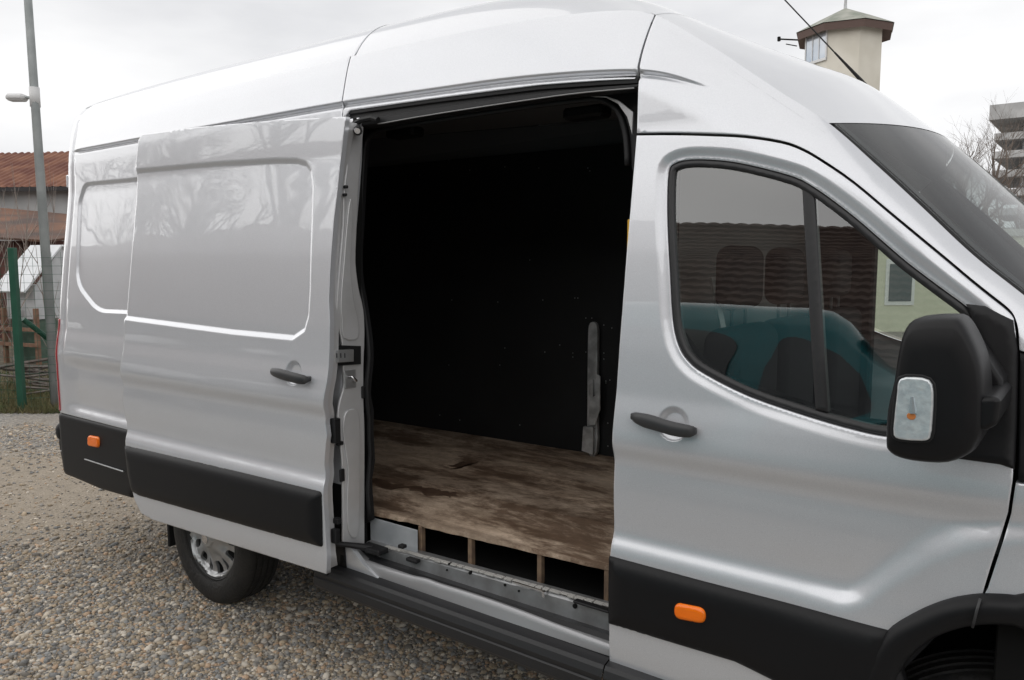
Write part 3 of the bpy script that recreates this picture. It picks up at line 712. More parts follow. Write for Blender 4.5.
# aperture frame: outer loop = body hole, inner loop = seal
ap_in_px = [(372, 520), (371, 470), (371, 420), (370, 370), (370, 340), (366, 310), (361, 280), (360, 255), (362, 220), (364, 180), (366, 150), (370, 137), (380, 130), (400, 126), (450, 118), (500, 110.5), (550, 103.5), (585, 99.5), (603, 99), (616, 106), (624, 118), (629, 138), (630.5, 165)]
def Yap(x, z): return P(z)+.115
api = catmull(tr(ap_in_px, Yap), 3)
sealpts = [np.array([p[0], float(Yap(p[0], p[1])), p[1]]) for p in api]
# dark frame web around the seal
outer_f = [np.array([XC-.01, .50]), np.array([XC-.01, 2.36]), np.array([-1.15, 2.36]), np.array([-1.15, 1.9])]
webpoly = [np.array([-2.58, .58])]+[np.array([-2.58, 2.33]), np.array([-1.16, 2.345]), np.array([-1.16, 1.85])]+api[::-1]
sheet('aperture_frame', webpoly, off(Yap, .004), M['rubber'], van, g=(.05, .03), flange=.012)
MB().tube([p+np.array([-.010, 0, 0]) for p in sealpts], .011, 10).build('aperture_seal', M['rubber'], van, smooth=True)
# silver corner of the frame at the top front
tri_px = [(592, 98), (604, 98.5), (615, 103), (624, 114), (630, 131), (631.5, 120), (631, 108), (615, 101)]
tq = [at(a, b_, 'y', .205) for a, b_ in [(590, 96.5), (606, 97.5), (618, 104), (627, 117), (632, 135), (633, 112), (618, 100), (606, 96)]]
prism('frame_corner', tq, (0, .01, 0), M['jamb'], van, bevel=.002)
xs = np.linspace(-2.42, XB-.003, 14)
up1 = [at(a, b_, 'y', .141) for a, b_ in ((378, 124), (420, 116.5), (470, 108.5), (520, 101), (570, 94), (610, 90), (634, 88))]
ta_ = resample(np.array([[p[0], p[1]] for p in top_edge]), .02); tx_ = np.array([p[0] for p in top_edge]); tz_ = np.array([p[1] for p in top_edge]); ux_ = np.array([p[0] for p in up1]); uz_ = np.array([p[2] for p in up1])
V = []; xs = np.linspace(XC-.10, XB-.002, 40)
for x in xs:
    zt_ = np.interp(x, tx_, tz_); zu_ = np.interp(x, ux_, uz_, left=uz_[0]-(ux_[0]-x)*.0)
    for (y, z) in ((.135, zt_+.01), (.137, zt_-.012), (.150, zt_-.014), (.150, zt_*.45+zu_*.55), (.142, zt_*.4+zu_*.6), (.142, zu_+.004), (.150, zu_), (.20, zu_-.002)): V.append((x, y, z))
Fc = [(8*i+k, 8*(i+1)+k, 8*(i+1)+k+1, 8*i+k+1) for i in range(39) for k in range(7)]
mk('rail_cover', V, Fc, M['plastic2'], van)
MB().tube(catmull(up1, 3), .0022, 6).build('rail_edge', M['greywrap'], van)
# roller arm and hinge of the sliding door at the top of the pillar
rp_ = [at(a, b_, 'y', .12) for a, b_ in ((347, 131), (354, 124), (362, 120), (372, 118), (378, 120))]
MB().tube(rp_, .012, 8).tube([at(356, 128, 'y', .10), at(358, 131, 'y', .06)], .018, 10).box(tuple(at(352, 133, 'y', .12)-[.02, .02, .012]), tuple(at(352, 133, 'y', .12)+[.03, .02, .012]), bev=.004).build('upper_roller', M['rubber'], van)
MB().tube([at(356, 130, 'y', .06), at(357.5, 131, 'y', .04)], .011, 12).build('roller_cap', M['chrome'], van)
# lower swing arm
q0, q1 = at(333, 543.5, 'y', -.06), at(372, 548, 'y', .07)
MB().tube([q0, at(350, 545, 'y', .0), q1, at(380, 553, 'y', .07)], [.010, .012, .016, .010], 8).box(tuple(q1-[.05, .03, .012]), tuple(q1+[.07, .03, .010]), bev=.005).build('lower_roller', M['rubber'], van)

# sill, one pressing: cross-section run along the opening
x0, x1 = XC+.0, XB-.004
def strip(name, sec, m, x0=x0, x1=x1, wav=None, n=60, smooth=False):
    xs = np.linspace(x0, x1, n); V = []; k = len(sec[0])
    for x in xs:
        t = (x-x0)/(x1-x0)
        for a, c in zip(sec[0], sec[1]):
            y = a[0]+(c[0]-a[0])*t; z = a[1]+(c[1]-a[1])*t
            V.append((x, y, z))
    Fc = [(i*k+j, (i+1)*k+j, (i+1)*k+j+1, i*k+j+1) for i in range(n-1) for j in range(k-1)]
    o = mk(name, V, Fc, m, van, smooth=smooth); return o
def sec(px_l, px_r, ys):
    """section from two image columns: each row a pixel row and a distance y"""
    a = [(y, at(px_l[0], p, 'y', y)[2]) for p, y in zip(px_l[1], ys)]; c = [(y, at(px_r[0], p, 'y', y)[2]) for p, y in zip(px_r[1], ys)]
    return [a, c]
L_, R_ = 395, 600
# rows: floor-board bottom/ledge back, ledge front, face bottom, channel floor, channel front, lip top, lip front, body edge
ys = [.175, .125, .115, .112, .064, .046, .036, .029, .024, .020]
sil = sec((L_, [544, 550, 553, 562, 566, 569, 568.5, 571, 577, 584]), (R_, [598, 605, 609, 628, 632, 638, 637.5, 640, 646, 653]), ys)
strip('sill_pressing', [sil[0][:4], sil[1][:4]], M['galv'])
strip('sill_channel', [sil[0][3:6], sil[1][3:6]], M['plastic2'])
lip = strip('sill_lip', [sil[0][5:], sil[1][5:]], mat('sill_paint', (.36, .36, .37), .4, .4, .4, .1, bump=(30, .2, .001)), smooth=True)
for v in lip.data.vertices:        # the pressed lip is wavy
    x = v.co.x+van.location[0]
    if (v.index % 5) in (1, 2, 3): v.co.z += .006*math.sin((x+2.1)*5.2)+.005*math.exp(-((x+2.02)/.05)**2); v.co.y += .005*math.sin((x+1.9)*6)
# lower silver edge left of the opening (rocker under the pillar)
sheet('rocker_panel', [np.array(p) for p in [(-2.60, .46), (-2.40, .46), (-2.20, .455), (-2.20, .470), (-2.26, .485), (-2.36, .53), (-2.44, .60), (-2.60, .60)]], off(F, .006), M['paint'], van, g=(.04, .015))
# black step strip below
st_a = [(.022, .492), (-.018, .482), (-.026, .470), (-.034, .448), (-.030, .428), (-.036, .424), (-.036, .392), (-.02, .372), (.06, .360)]
def steprun(name, xa, xb):
    strip(name, [st_a, st_a], M['plastic2'], xa, xb, n=30)
steprun('side_step', -2.62, XB-.006)
steprun('side_step', XB-.001, -.45)
# serrated felt edge of the floor trim
mb = MB(); x = -2.34
la = at(L_, 549, 'y', .122); lb = at(R_, 603.5, 'y', .122)
while x < -1.23:
    w = random.uniform(.02, .05); t = (x-la[0])/(lb[0]-la[0]); z = la[2]+(lb[2]-la[2])*t
    mb.box((x, .112+random.uniform(0, .006), z-.003+random.uniform(-.0015, .0015)), (x+w, .135, z+.003), bev=.001); x += w+random.uniform(.001, .006)
mb.build('felt_edge', mat('white_felt', (.40, .39, .37), .9), van)
for a, b_, r_ in ((575, 607, .009), (505, 586, .005), (470, 574, .006), (447, 571, .004), (449, 565, .004), (519, 592, .004)):
    t = (a-L_)/(R_-L_); q = at(a, b_-1, 'y', .1125)
    MB().tube([q+np.array([0, -.0025, 0]), q+np.array([0, .012, 0])], r_, 12).build('drain_hole', M['dark'], van)
for a, b_, w in ((375, 548, .07), (408, 558, .06), (400, 545, .03)):
    q = at(a, b_, 'y', .10); MB().box((q[0], .085, q[2]-.008), (q[0]+w, .112, q[2]+.006), bev=.003).build('sill_clip', M['rubber'], van)
q = at(535, 590, 'y', .105); MB().box((q[0]-.10, .104, q[2]), (q[0]+.04, .111, q[2]+.006)).box((q[0]+.035, .098, q[2]-.014), (q[0]+.045, .111, q[2]+.006)).build('sill_clip', M['chrome'], van)
q = at(585, 603.5, 'y', .1); MB().box((q[0]-.04, .085, q[2]-.003), (q[0]+.10, .112, q[2]+.005), bev=.002).build('sill_clip', M['rubber'], van)
# silver corner where pillar meets sill
cs = [at(a, b_, 'y', .03) for a, b_ in ((333, 560), (345, 548), (356, 552), (366, 562), (380, 569), (400, 575), (398, 585), (360, 577), (334, 570))]
prism('sill_corner', catmull(cs, 2, True), (0, .03, 0), M['galv'], van, bevel=.006)

# ---- cargo bay
ZF = .70
wood = mat('plywood', (.22, .15, .10), .65, 0, spec=.35)
nt = wood.node_tree; b = nt.nodes['Principled BSDF']; tc = nt.nodes.new('ShaderNodeTexCoord')
def noise(sc, det=6, rgh=.6, stretch=None, dist_=0):
    n_ = nt.nodes.new('ShaderNodeTexNoise'); n_.inputs['Scale'].default_value = sc; n_.inputs['Detail'].default_value = det; n_.inputs['Roughness'].default_value = rgh; n_.inputs['Distortion'].default_value = dist_
    mp_ = nt.nodes.new('ShaderNodeMapping'); mp_.inputs['Scale'].default_value = stretch or (1, 1, 1); mp_.inputs['Location'].default_value = (random.random()*9, random.random()*9, 0)
    nt.links.new(tc.outputs['Object'], mp_.inputs[0]); nt.links.new(mp_.outputs[0], n_.inputs['Vector']); return n_
def ramp(src, a, b_, ca, cb):
    r_ = nt.nodes.new('ShaderNodeValToRGB'); r_.color_ramp.elements[0].position = a; r_.color_ramp.elements[1].position = b_
    r_.color_ramp.elements[0].color = (*ca, 1); r_.color_ramp.elements[1].color = (*cb, 1); nt.links.new(src, r_.inputs[0]); return r_
def mul(a, c_, blend='MULTIPLY', fac=1.0):
    m_ = nt.nodes.new('ShaderNodeMix'); m_.data_type = 'RGBA'; m_.blend_type = blend; m_.inputs[0].default_value = fac
    nt.links.new(a, m_.inputs[6]); nt.links.new(c_, m_.inputs[7]); return m_.outputs[2]
r1 = ramp(noise(3.2, 7, .65, (.8, 1.2, 1)).outputs['Fac'], .38, .62, (.58, .47, .36), (.74, .62, .49))
r2 = ramp(noise(2.2, 5, .6, (.35, 2.2, 1), .6).outputs['Fac'], .42, .50, (.16, .14, .13), (1, 1, 1))
r3 = ramp(noise(2.0, 10, .75, (.8, 1.7, 1), .3).outputs['Fac'], .43, .54, (.36, .31, .28), (1, 1, 1))
r4 = ramp(noise(60, 3, .7, (.10, 1, 1)).outputs['Fac'], .35, .65, (.93, .92, .91), (1, 1, 1))
r5 = ramp(noise(9, 9, .85, (.8, 1.6, 1)).outputs['Fac'], .44, .62, (.66, .61, .58), (1.05, 1, .98))
c_ = mul(mul(mul(mul(r1.outputs[0], r3.outputs[0]), r4.outputs[0]), r5.outputs[0]), r2.outputs[0], fac=.35)
nt.links.new(c_, b.inputs['Base Color'])
rr_ = ramp(noise(2.2, 5, .6, (.35, 2.2, 1), .6).outputs['Fac'], .40, .55, (.4, .4, .4), (.75, .75, .75)); nt.links.new(rr_.outputs[0], b.inputs['Roughness'])
# floor board: corners where floor meets walls, 18 mm thick
fa = at(372, 511, 'z', ZF); fb = at(608, 566, 'z', ZF)
edge = [fa+(fb-fa)*t for t in np.linspace(-.12, 1.12, 40)]
for i, p in enumerate(edge): p[1] += random.uniform(-.003, .003)+(.012 if i in (9, 10, 11) else 0)
far_a, far_b = at(372, 419, 'z', ZF), at(614, 457, 'z', ZF); fd = far_b-far_a
FA, FB = far_a-fd*.75, far_b+fd*.55
pf = [tuple(p) for p in edge]+[tuple(FB), tuple(FA), (-5.0, .15, ZF)]
prism('floor_board', [(p[0], p[1], ZF) for p in pf], (0, 0, -.018), wood, van)
# stains: spilt dark liquid, real thin film on the board
stain = mat('dark_stain', (.085, .050, .034), .4, 0, var=(.14, .09, .06), varscale=14)
def blob(pxs, h=.002):
    p = catmull([at(a, b_, 'z', ZF+h) for a, b_ in pxs], 4, True)
    p = [q+np.array([random.gauss(0, .011), random.gauss(0, .013), 0]) for q in p]
    return prism('floor_stain', p, (0, 0, -.001), stain, van)
blob([(375, 478), (388, 482), (402, 484), (418, 486), (432, 489), (446, 491), (455, 493), (453, 497), (440, 496), (428, 496), (420, 492), (404, 488), (390, 489), (376, 484)])
blob([(452, 466), (462, 461), (474, 462), (466, 466), (456, 469)])
# end grain strip
# box sections under the board
dmat = M['dark']
floor_x = lambda px_: at(px_, 541, 'y', .165)
wd = mat('raw_timber', (.24, .165, .105), .8, 0, var=(.15, .10, .07), varscale=30)
def under(a, depth=.12, w=.018):
    t = (a-372)/(608-372); p = fa+(fb-fa)*t
    return p
for a in (426.5, 480, 547.5, 606):
    t = (a-372)/(608-372); p = fa+(fb-fa)*t
    MB().box((p[0]-.010, p[1]+.006, ZF-.135), (p[0]+.010, p[1]+.03, ZF-.020), bev=.002).build('floor_batten', wd, van)
MB().box((-2.6, .60, ZF-.16), (-1.1, .62, ZF-.02)).box((-2.7, .13, ZF-.17), (-1.1, .62, ZF-.145)).build('subfloor', dmat, van)
pa = at(374, 519, 'y', .155); pb = at(418, 548, 'y', .155)
MB().box((pa[0]-.02, .150, ZF-.142), (pb[0], .156, ZF-.030), bev=.002).build('sill_plate', mat('pale_grey_metal', (.46, .48, .50), .5, .2, var=(.36, .38, .40), varscale=9), van)
# thin brown timber line at the foot of the boxes
strip('floor_trim', [[(.168, at(L_, 545, 'y', .168)[2]), (.155, at(L_, 547, 'y', .155)[2])], [(.168, at(R_, 600, 'y', .168)[2]), (.155, at(R_, 603, 'y', .155)[2])]], mat('brown_edge', (.20, .10, .06), .8), -2.2, XB-.01)
# walls
wallm = M['lining']; up = np.array([0, 0, 1.0]); nn = np.cross(fd/np.linalg.norm(fd), up); nn = nn/np.linalg.norm(nn)      # towards the camera
if nn[1] > 0: nn = -nn
zl = at(627, 143, 'y', far_b[1])[2]
def wpt(a, b_, d=0):
    d0 = ray(a, b_); t = np.dot(far_a-CAM, nn)/np.dot(d0, nn); return CAM+d0*t+nn*d
mb = MB()
def quad(a, b_, c, d, mi=0): mb.add([a, b_, c, d], [(0, 1, 2, 3)], mi)
lt = [wpt(363, 168), wpt(627, 143)]; sl_ = (lt[1]-lt[0]); LT0 = lt[0]-sl_*.75; LT1 = lt[1]+sl_*.55
FA = FA+(FB-FA)*((-4.97-FA[0])/(FB[0]-FA[0])); FB = FA+(FB-FA)*((-1.20-FA[0])/(FB[0]-FA[0])); LT0 = lt[0]+sl_*((FA[0]-lt[0][0])/sl_[0]); LT1 = lt[0]+sl_*((FB[0]-lt[0][0])/sl_[0]); LT0[1] = FA[1]; LT1[1] = FB[1]
th = nn*-.012
mb.add([FA, FB, LT1, LT0, FA+th, FB+th, LT1+th, LT0+th], [(0, 1, 2, 3), (3, 2, 6, 7), (4, 7, 6, 5)])
scr = [(500, 365), (575, 298), (578, 298), (586, 318), (592, 318), (604, 325), (612, 328), (586, 352), (590, 356), (573, 353), (573, 357), (604, 353), (604, 359), (606, 383), (606, 381), (588, 388), (592, 417), (588, 417), (608, 423), (608, 446), (449, 160), (505, 167), (539, 168), (588, 168), (590, 171), (505, 348), (545, 352), (449, 365), (452, 300), (498, 302), (543, 300), (610, 380), (470, 170), (420, 175), (560, 345), (530, 260), (460, 420), (440, 415), (520, 425)]
for a, b_ in scr:
    q = wpt(a, b_, .002); e1 = fd/np.linalg.norm(fd)*.004; e2 = up*.004
    mb.add([q-e1, q-e2, q+e1, q+e2], [(0, 1, 2, 3)], 1)
mb.build('wall_lining', wallm, van, mats=[wallm, M['screw']])
# the upper wall and ceiling, bare grey
mb = MB(); T0 = np.array([FA[0], FA[1]+.05, 2.60]); T1 = np.array([FB[0], FB[1]+.05, 2.50])
mb.add([LT0+th, LT1+th, T1+th, T0+th], [(0, 1, 2, 3)]); mb.add([T0, T1, (T1[0], .32, 2.50), (T0[0], .32, 2.60)], [(0, 1, 2, 3)])
mb.build('upper_wall', M['ceil'], van)
MB().box((-5.02, .2, .7), (-5.0, 1.95, 2.55)).build('rear_door_lining', M['lining'], van)
MB().box((-5.0, .140, .7), (-2.492, .150, 2.3)).build('near_wall_lining', M['dark'], van)
bulk = MB().box((-1.16, .20, .55), (-1.13, 1.90, 2.28)).build('bulkhead', mat('bulkhead_grey', (.16, .155, .15), .8), van)
# roof bow and small lamp bosses
for a, b_ in ((405, 132), (587, 112)):
    q = at(a, b_, 'y', .9); MB().box((q[0]-.10, q[1]-.05, q[2]-.03), (q[0]+.10, q[1]+.05, q[2]+.02), bev=.012).build('ceiling_boss', M['rubber'], van)
# lashing bracket on the far wall
def wp3(pts, d): return [wpt(a, b_, d) for a, b_ in pts]
brm = mat('worn_bracket', (.80, .80, .80), .35, .5, var=(.45, .45, .45), varscale=16)
br = prism('lashing_bracket', catmull(wp3([(592, 450), (591.5, 400), (592, 345), (593, 325), (597, 321.5), (601, 326), (601.5, 345), (601, 400), (601, 450)], .02), 3, True), nn*.03, brm, van, bevel=.004)
prism('bracket_plate', wp3([(595, 423), (601, 423), (606, 408), (606, 375), (602, 372), (602, 393), (599, 395), (599, 378), (595, 378)], .06), nn*.012, brm, br, bevel=.002)
prism('bracket_plate', wp3([(590, 424), (600, 425), (599.5, 452), (588.5, 448)], .06), nn*.02, brm, br, bevel=.003)
prism('bracket_slot', wp3([(596.5, 395), (602, 393), (601, 410), (596, 420), (595, 418)], .056), nn*.01, M['dark'], br)
q = at(627.5, 237, 'y', .14); MB().box((XB-.022, .12, q[2]-.05), (XB-.012, .145, q[2]+.055), bev=.003).build('grab_strap', M['yellow'], van)
MB().box((-1.13, 1.78, .9), (-.84, 1.86, 2.2), bev=.01).build('centre_pillar', M['fabric'], van)
# B pillar behind the door edge
MB().box((XB-.01, .17, .5), (-1.12, .30, 2.3)).build('centre_pillar', M['dark'], van)
MB().box((XB+.005, .04, .48), (-1.13, .17, 1.35)).build('centre_pillar', M['dark'], van)

# ---- cab interior
def seat(y, w=.44):
    s = empty('seat', (0, 0, 0), None, None); s.parent = van; s.location = (0, 0, 0)
    for nm_, lo_, hi_, b_ in (('backrest', (-1.0, y-w/2, 1.0), (-.88, y+w/2, 1.56), .055), ('cushion', (-.98, y-w/2, .90), (-.50, y+w/2, 1.04), .06), ('headrest', (-1.0, y-.13, 1.61), (-.91, y+.13, 1.82), .044)):
        o = MB().box(lo_, hi_).build(nm_, M['fabric'], s, smooth=True); recalc(o); md = o.modifiers.new('bevel', 'BEVEL'); md.width = b_; md.segments = 6
    for q_ in (-.06, .06): MB().tube([(-.955, y+q_, 1.5), (-.955, y+q_, 1.65)], .007, 6).build('headrest_post', M['handle'], s)
seat(.42); seat(.88, .40); seat(1.58, .5)
MB().tube([at(713, 278, 'y', .35), at(722, 325, 'y', .33), at(734, 378, 'y', .28)], .012, 4).build('seat_belt', M['greywrap'], van)
MB().box((.02, .2, .95), (.5, 1.86, 1.30), bev=.08).box((-.12, .9, .9), (.3, 1.2, 1.22), bev=.05).build('dashboard', M['plastic'], van)
t = [(-.22+.12*math.cos(a)*.5, 1.58+.19*math.sin(a), 1.30+.19*math.cos(a)*.85) for a in np.linspace(0, 2*math.pi, 33)]
MB().tube(t, .014, 8, caps=False).tube([(-.2, 1.58, 1.3), (.05, 1.58, 1.18)], .03, 8).build('steering_wheel', M['plastic'], van, smooth=True)
MB().box((-1.12, .25, .5), (.4, 1.85, .56)).box((-.15, .12, .5), (.5, .18, 1.1)).build('cab_floor', M['dark'], van)
sheet('door_card', ring_around(wo, -.0)[:0] or [np.array(p) for p in [(-1.15, .52), (-.40, .52), (-.36, .7), (-.2, .95), (-.14, 1.28), (-.30, 1.32), (-.6, 1.38), (-.9, 1.45), (-1.02, 1.58), (-1.15, 1.6)]], off(F, .06), M['fabric'], fdoor, g=(.1, .06), flange=0)

# ================================================================== SURROUNDINGS
def ground_mat():
    m = bpy.data.materials.new('gravel'); m.use_nodes = True; global nt, tc
    nt = m.node_tree; b = nt.nodes['Principled BSDF']; tc = nt.nodes.new('ShaderNodeTexCoord')
    v = nt.nodes.new('ShaderNodeTexVoronoi'); v.inputs['Scale'].default_value = 55; v.inputs['Randomness'].default_value = 1
    nt.links.new(tc.outputs['Object'], v.inputs['Vector'])
    sep = nt.nodes.new('ShaderNodeSeparateColor'); nt.links.new(v.outputs['Color'], sep.inputs[0])
    r_ = nt.nodes.new('ShaderNodeValToRGB'); cr = r_.color_ramp
    cr.elements[0].color = (.14, .138, .13, 1); cr.elements[1].color = (.52, .495, .455, 1)
    for p_, c in ((.25, (.26, .25, .24)), (.5, (.32, .30, .27)), (.7, (.25, .26, .275)), (.85, (.38, .335, .285))): e = cr.elements.new(p_); e.color = (*c, 1)
    nt.links.new(sep.outputs[0], r_.inputs[0])
    # packed sandy earth showing through in patches
    n1 = noise(.55, 6, .6); mk_ = ramp(n1.outputs['Fac'], .46, .60, (0, 0, 0), (1, 1, 1))
    px_ = nt.nodes.new('ShaderNodeMapping'); px_.inputs['Location'].default_value = (6.6/2.6, -.45/1.05, 0); px_.inputs['Scale'].default_value = (1/2.6, 1/1.05, 0)
    nt.links.new(tc.outputs['Object'], px_.inputs[0]); ln = nt.nodes.new('ShaderNodeVectorMath'); ln.operation = 'LENGTH'; nt.links.new(px_.outputs[0], ln.inputs[0])
    ad = nt.nodes.new('ShaderNodeMath'); ad.operation = 'MULTIPLY_ADD'; nt.links.new(n1.outputs['Fac'], ad.inputs[0]); ad.inputs[1].default_value = 1.2; nt.links.new(ln.outputs['Value'], ad.inputs[2])
    pm = ramp(ad.outputs[0], 1.15/2, 1.7/2, (1, 1, 1), (0, 0, 0)); hf = nt.nodes.new('ShaderNodeMath'); hf.operation = 'MULTIPLY'; hf.inputs[1].default_value = .5
    nt.links.new(ad.outputs[0], hf.inputs[0]); nt.links.new(hf.outputs[0], pm.inputs[0])
    earth = ramp(noise(16, 9, .75).outputs['Fac'], .3, .7, (.27, .225, .17), (.43, .36, .28))
    mx = nt.nodes.new('ShaderNodeMix'); mx.data_type = 'RGBA'
    sc_ = nt.nodes.new('ShaderNodeMath'); sc_.operation = 'MULTIPLY'; sc_.inputs[1].default_value = .45; nt.links.new(mk_.outputs[0], sc_.inputs[0])
    mxx = nt.nodes.new('ShaderNodeMath'); mxx.operation = 'MAXIMUM'; nt.links.new(sc_.outputs[0], mxx.inputs[0]); pf_ = nt.nodes.new('ShaderNodeMath'); pf_.operation = 'MULTIPLY'; pf_.inputs[1].default_value = .85; nt.links.new(pm.outputs[0], pf_.inputs[0]); nt.links.new(pf_.outputs[0], mxx.inputs[1])
    nt.links.new(mxx.outputs[0], mx.inputs[0]); nt.links.new(r_.outputs[0], mx.inputs[6]); nt.links.new(earth.outputs[0], mx.inputs[7])
    nt.links.new(mx.outputs[2], b.inputs['Base Color']); b.inputs['Roughness'].default_value = .85; b.inputs['Specular IOR Level'].default_value = .3
    bp = nt.nodes.new('ShaderNodeBump'); bp.inputs['Strength'].default_value = .9; bp.inputs['Distance'].default_value = .012; bp.invert = True
    nt.links.new(v.outputs['Distance'], bp.inputs['Height']); nt.links.new(bp.outputs[0], b.inputs['Normal'])
    return m
gm = ground_mat()
V = [(-400, -400, GZ), (400, -400, GZ), (400, 400, GZ), (-400, 400, GZ)]
tag(mk('ground', V, [(0, 1, 2, 3)], gm), kind='structure')
# loose stones where one can tell them apart
def stones():
    n = 90000
    # wedge of ground the camera sees, denser near it
    X = rng.uniform(-9.6, -.9, n*3); Y_ = rng.uniform(-1.3, 1.6, n*3)
    d = np.stack([X, Y_+2.1, np.full(n*3, GZ-1.77)], 1); dep = d@FW; u = 512+F_*(d@RT)/dep; v = 340-F_*(d@UP)/dep
    k = (u > -30) & (u < 700) & (v < 715) & (v > 415) & (rng.random(n*3) < np.clip(1.35-dep/7, .10, 1))
    # thinner in the worn, earthy patch
    wob = .25*np.sin(X*2.3+1)+.18*np.sin(Y_*4.1+X); patch = np.exp(-(((X+6.6+wob)/2.5)**2+((Y_-.45+.3*wob)/.95)**2)**2); k &= rng.random(n*3) > .93*patch
    patch2 = np.exp(-(((X+5.0)/1.5)**2+((Y_-1.2)/.6)**2)); k &= rng.random(n*3) > .6*patch2
    X, Y_ = X[k][:n], Y_[k][:n]; n = len(X)
    phi = (1+5**.5)/2
    iv = np.array([(-1, phi, 0), (1, phi, 0), (-1, -phi, 0), (1, -phi, 0), (0, -1, phi), (0, 1, phi), (0, -1, -phi), (0, 1, -phi), (phi, 0, -1), (phi, 0, 1), (-phi, 0, -1), (-phi, 0, 1)])/1.902
    fi = np.array([(0, 11, 5), (0, 5, 1), (0, 1, 7), (0, 7, 10), (0, 10, 11), (1, 5, 9), (5, 11, 4), (11, 10, 2), (10, 7, 6), (7, 1, 8), (3, 9, 4), (3, 4, 2), (3, 2, 6), (3, 6, 8), (3, 8, 9), (4, 9, 5), (2, 4, 11), (6, 2, 10), (8, 6, 7), (9, 8, 1)])
    s = np.clip(rng.lognormal(math.log(.0068), .42, n), .003, .020)
    sc = np.stack([s*rng.uniform(.9, 1.6, n), s*rng.uniform(.8, 1.1, n), s*rng.uniform(.5, .8, n)], 1)
    an = rng.uniform(0, 2*math.pi, n); ca, sa = np.cos(an), np.sin(an)
    vv = iv[None]*(1+rng.uniform(-.16, .16, (n, 12, 1)))*sc[:, None]
    til = rng.uniform(-.35, .35, (n, 1)); vv[:, :, 2] += vv[:, :, 0]*til
    x = vv[:, :, 0]*ca[:, None]-vv[:, :, 1]*sa[:, None]; y = vv[:, :, 0]*sa[:, None]+vv[:, :, 1]*ca[:, None]
    W = np.stack([x+X[:, None], y+Y_[:, None], vv[:, :, 2]+GZ+s[:, None]*.25], 2).reshape(-1, 3)
    T = (fi[None]+(np.arange(n)*12)[:, None, None]).reshape(-1, 3)
    me = bpy.data.meshes.new('gravel_stones'); me.vertices.add(len(W)); me.vertices.foreach_set('co', W.ravel().astype('f4'))
    me.loops.add(T.size); me.loops.foreach_set('vertex_index', T.ravel().astype('i4')); me.polygons.add(len(T))
    me.polygons.foreach_set('loop_start', (np.arange(len(T))*3).astype('i4')); me.polygons.foreach_set('loop_total', np.full(len(T), 3, 'i4'))
    me.update(calc_edges=True); me.polygons.foreach_set('use_smooth', np.ones(len(T), bool))
    pal = np.array([(.40, .375, .35), (.30, .29, .28), (.22, .225, .235), (.43, .355, .27), (.36, .31, .25), (.54, .49, .42), (.33, .28, .22), (.26, .27, .285), (.62, .58, .53), (.17, .16, .15), (.46, .34, .25)])
    c = pal[rng.integers(0, len(pal), n)]*np.array([1.12, 1.08, 1.01])*rng.uniform(.75, 1.1, (n, 1)); c = np.concatenate([c, np.ones((n, 1))], 1)
    at_ = me.color_attributes.new('stone', 'FLOAT_COLOR', 'POINT'); at_.data.foreach_set('color', np.repeat(c, 12, 0).ravel().astype('f4'))
    m = mat('stone', (.3, .3, .3), .75, 0, spec=.35); nt_ = m.node_tree; a_ = nt_.nodes.new('ShaderNodeVertexColor'); a_.layer_name = 'stone'
    nt_.links.new(a_.outputs[0], nt_.nodes['Principled BSDF'].inputs['Base Color']); me.materials.append(m)
    o = bpy.data.objects.new('gravel', me); C.objects.link(o); tag(o, kind='stuff'); return o
stones()

# ---- left background
def HP(a, row, D):
    """point where the sight line of a column and row crosses the upright plane at forward distance D"""
    r_ = ray(a, row); return CAM+r_*(D/(r_@FH))
def facing(a, depth, az=0, row=261):
    """local frame standing on the ground under image column a at that depth"""
    p = HP(a, row, depth); base = np.array([p[0], p[1], GZ]); c, s_ = math.cos(az), math.sin(az)
    r_ = RT*c+FH*s_; f_ = -RT*s_+FH*c
    return lambda u, v, z: base+r_*u+f_*v+np.array([0, 0, z-GZ])
def boxf(mb, L, u0, u1, v0, v1, z0, z1, mi=0):
    V = [L(u, v, z) for u in (u0, u1) for v in (v0, v1) for z in (z0, z1)]
    mb.add(V, [(0, 1, 3, 2), (4, 6, 7, 5), (0, 4, 5, 1), (2, 3, 7, 6), (0, 2, 6, 4), (1, 5, 7, 3)], mi); return mb
def slabf(mb, P4, thick, mi=0):
    P4 = [np.array(p, float) for p in P4]; n_ = np.cross(P4[1]-P4[0], P4[3]-P4[0]); n_ /= np.linalg.norm(n_); d = n_*thick
    V = P4+[p+d for p in P4]; mb.add(V, [(0, 1, 2, 3), (7, 6, 5, 4), (0, 4, 5, 1), (1, 5, 6, 2), (2, 6, 7, 3), (3, 7, 4, 0)], mi); return mb
rust = mat('rusty_tin', (.13, .045, .03), .8, 0, var=(.24, .11, .065), varscale=1.6, bump=(3, .3, .02))
rust2 = mat('brown_tin', (.065, .042, .036), .8, 0, var=(.20, .085, .04), varscale=.7)
whitewall = mat('pale_plaster', (.46, .46, .46), .85, 0, var=(.36, .36, .36), varscale=1.3)
redwood = mat('dark_red_boards', (.075, .025, .022), .8, 0, var=(.12, .05, .04), varscale=3)
whitetin = mat('white_tin', (.74, .76, .78), .5, 0, var=(.64, .66, .68), varscale=3)
whiteboard = mat('grey_white_boards', (.56, .57, .58), .8, 0, var=(.46, .47, .48), varscale=5)
def corrug(L, u0, u1, v0, z0, v1, z1, pitch=.2, h=.03):
    n_ = int((u1-u0)/pitch*4); V = []
    for i in range(n_+1):
        u = u0+(u1-u0)*i/n_; d = h*math.sin(2*math.pi*u/pitch)
        V += [L(u, v0, z0+d), L(u, v1, z1+d)]
    return V, [(2*i, 2*i+2, 2*i+3, 2*i+1) for i in range(n_)]
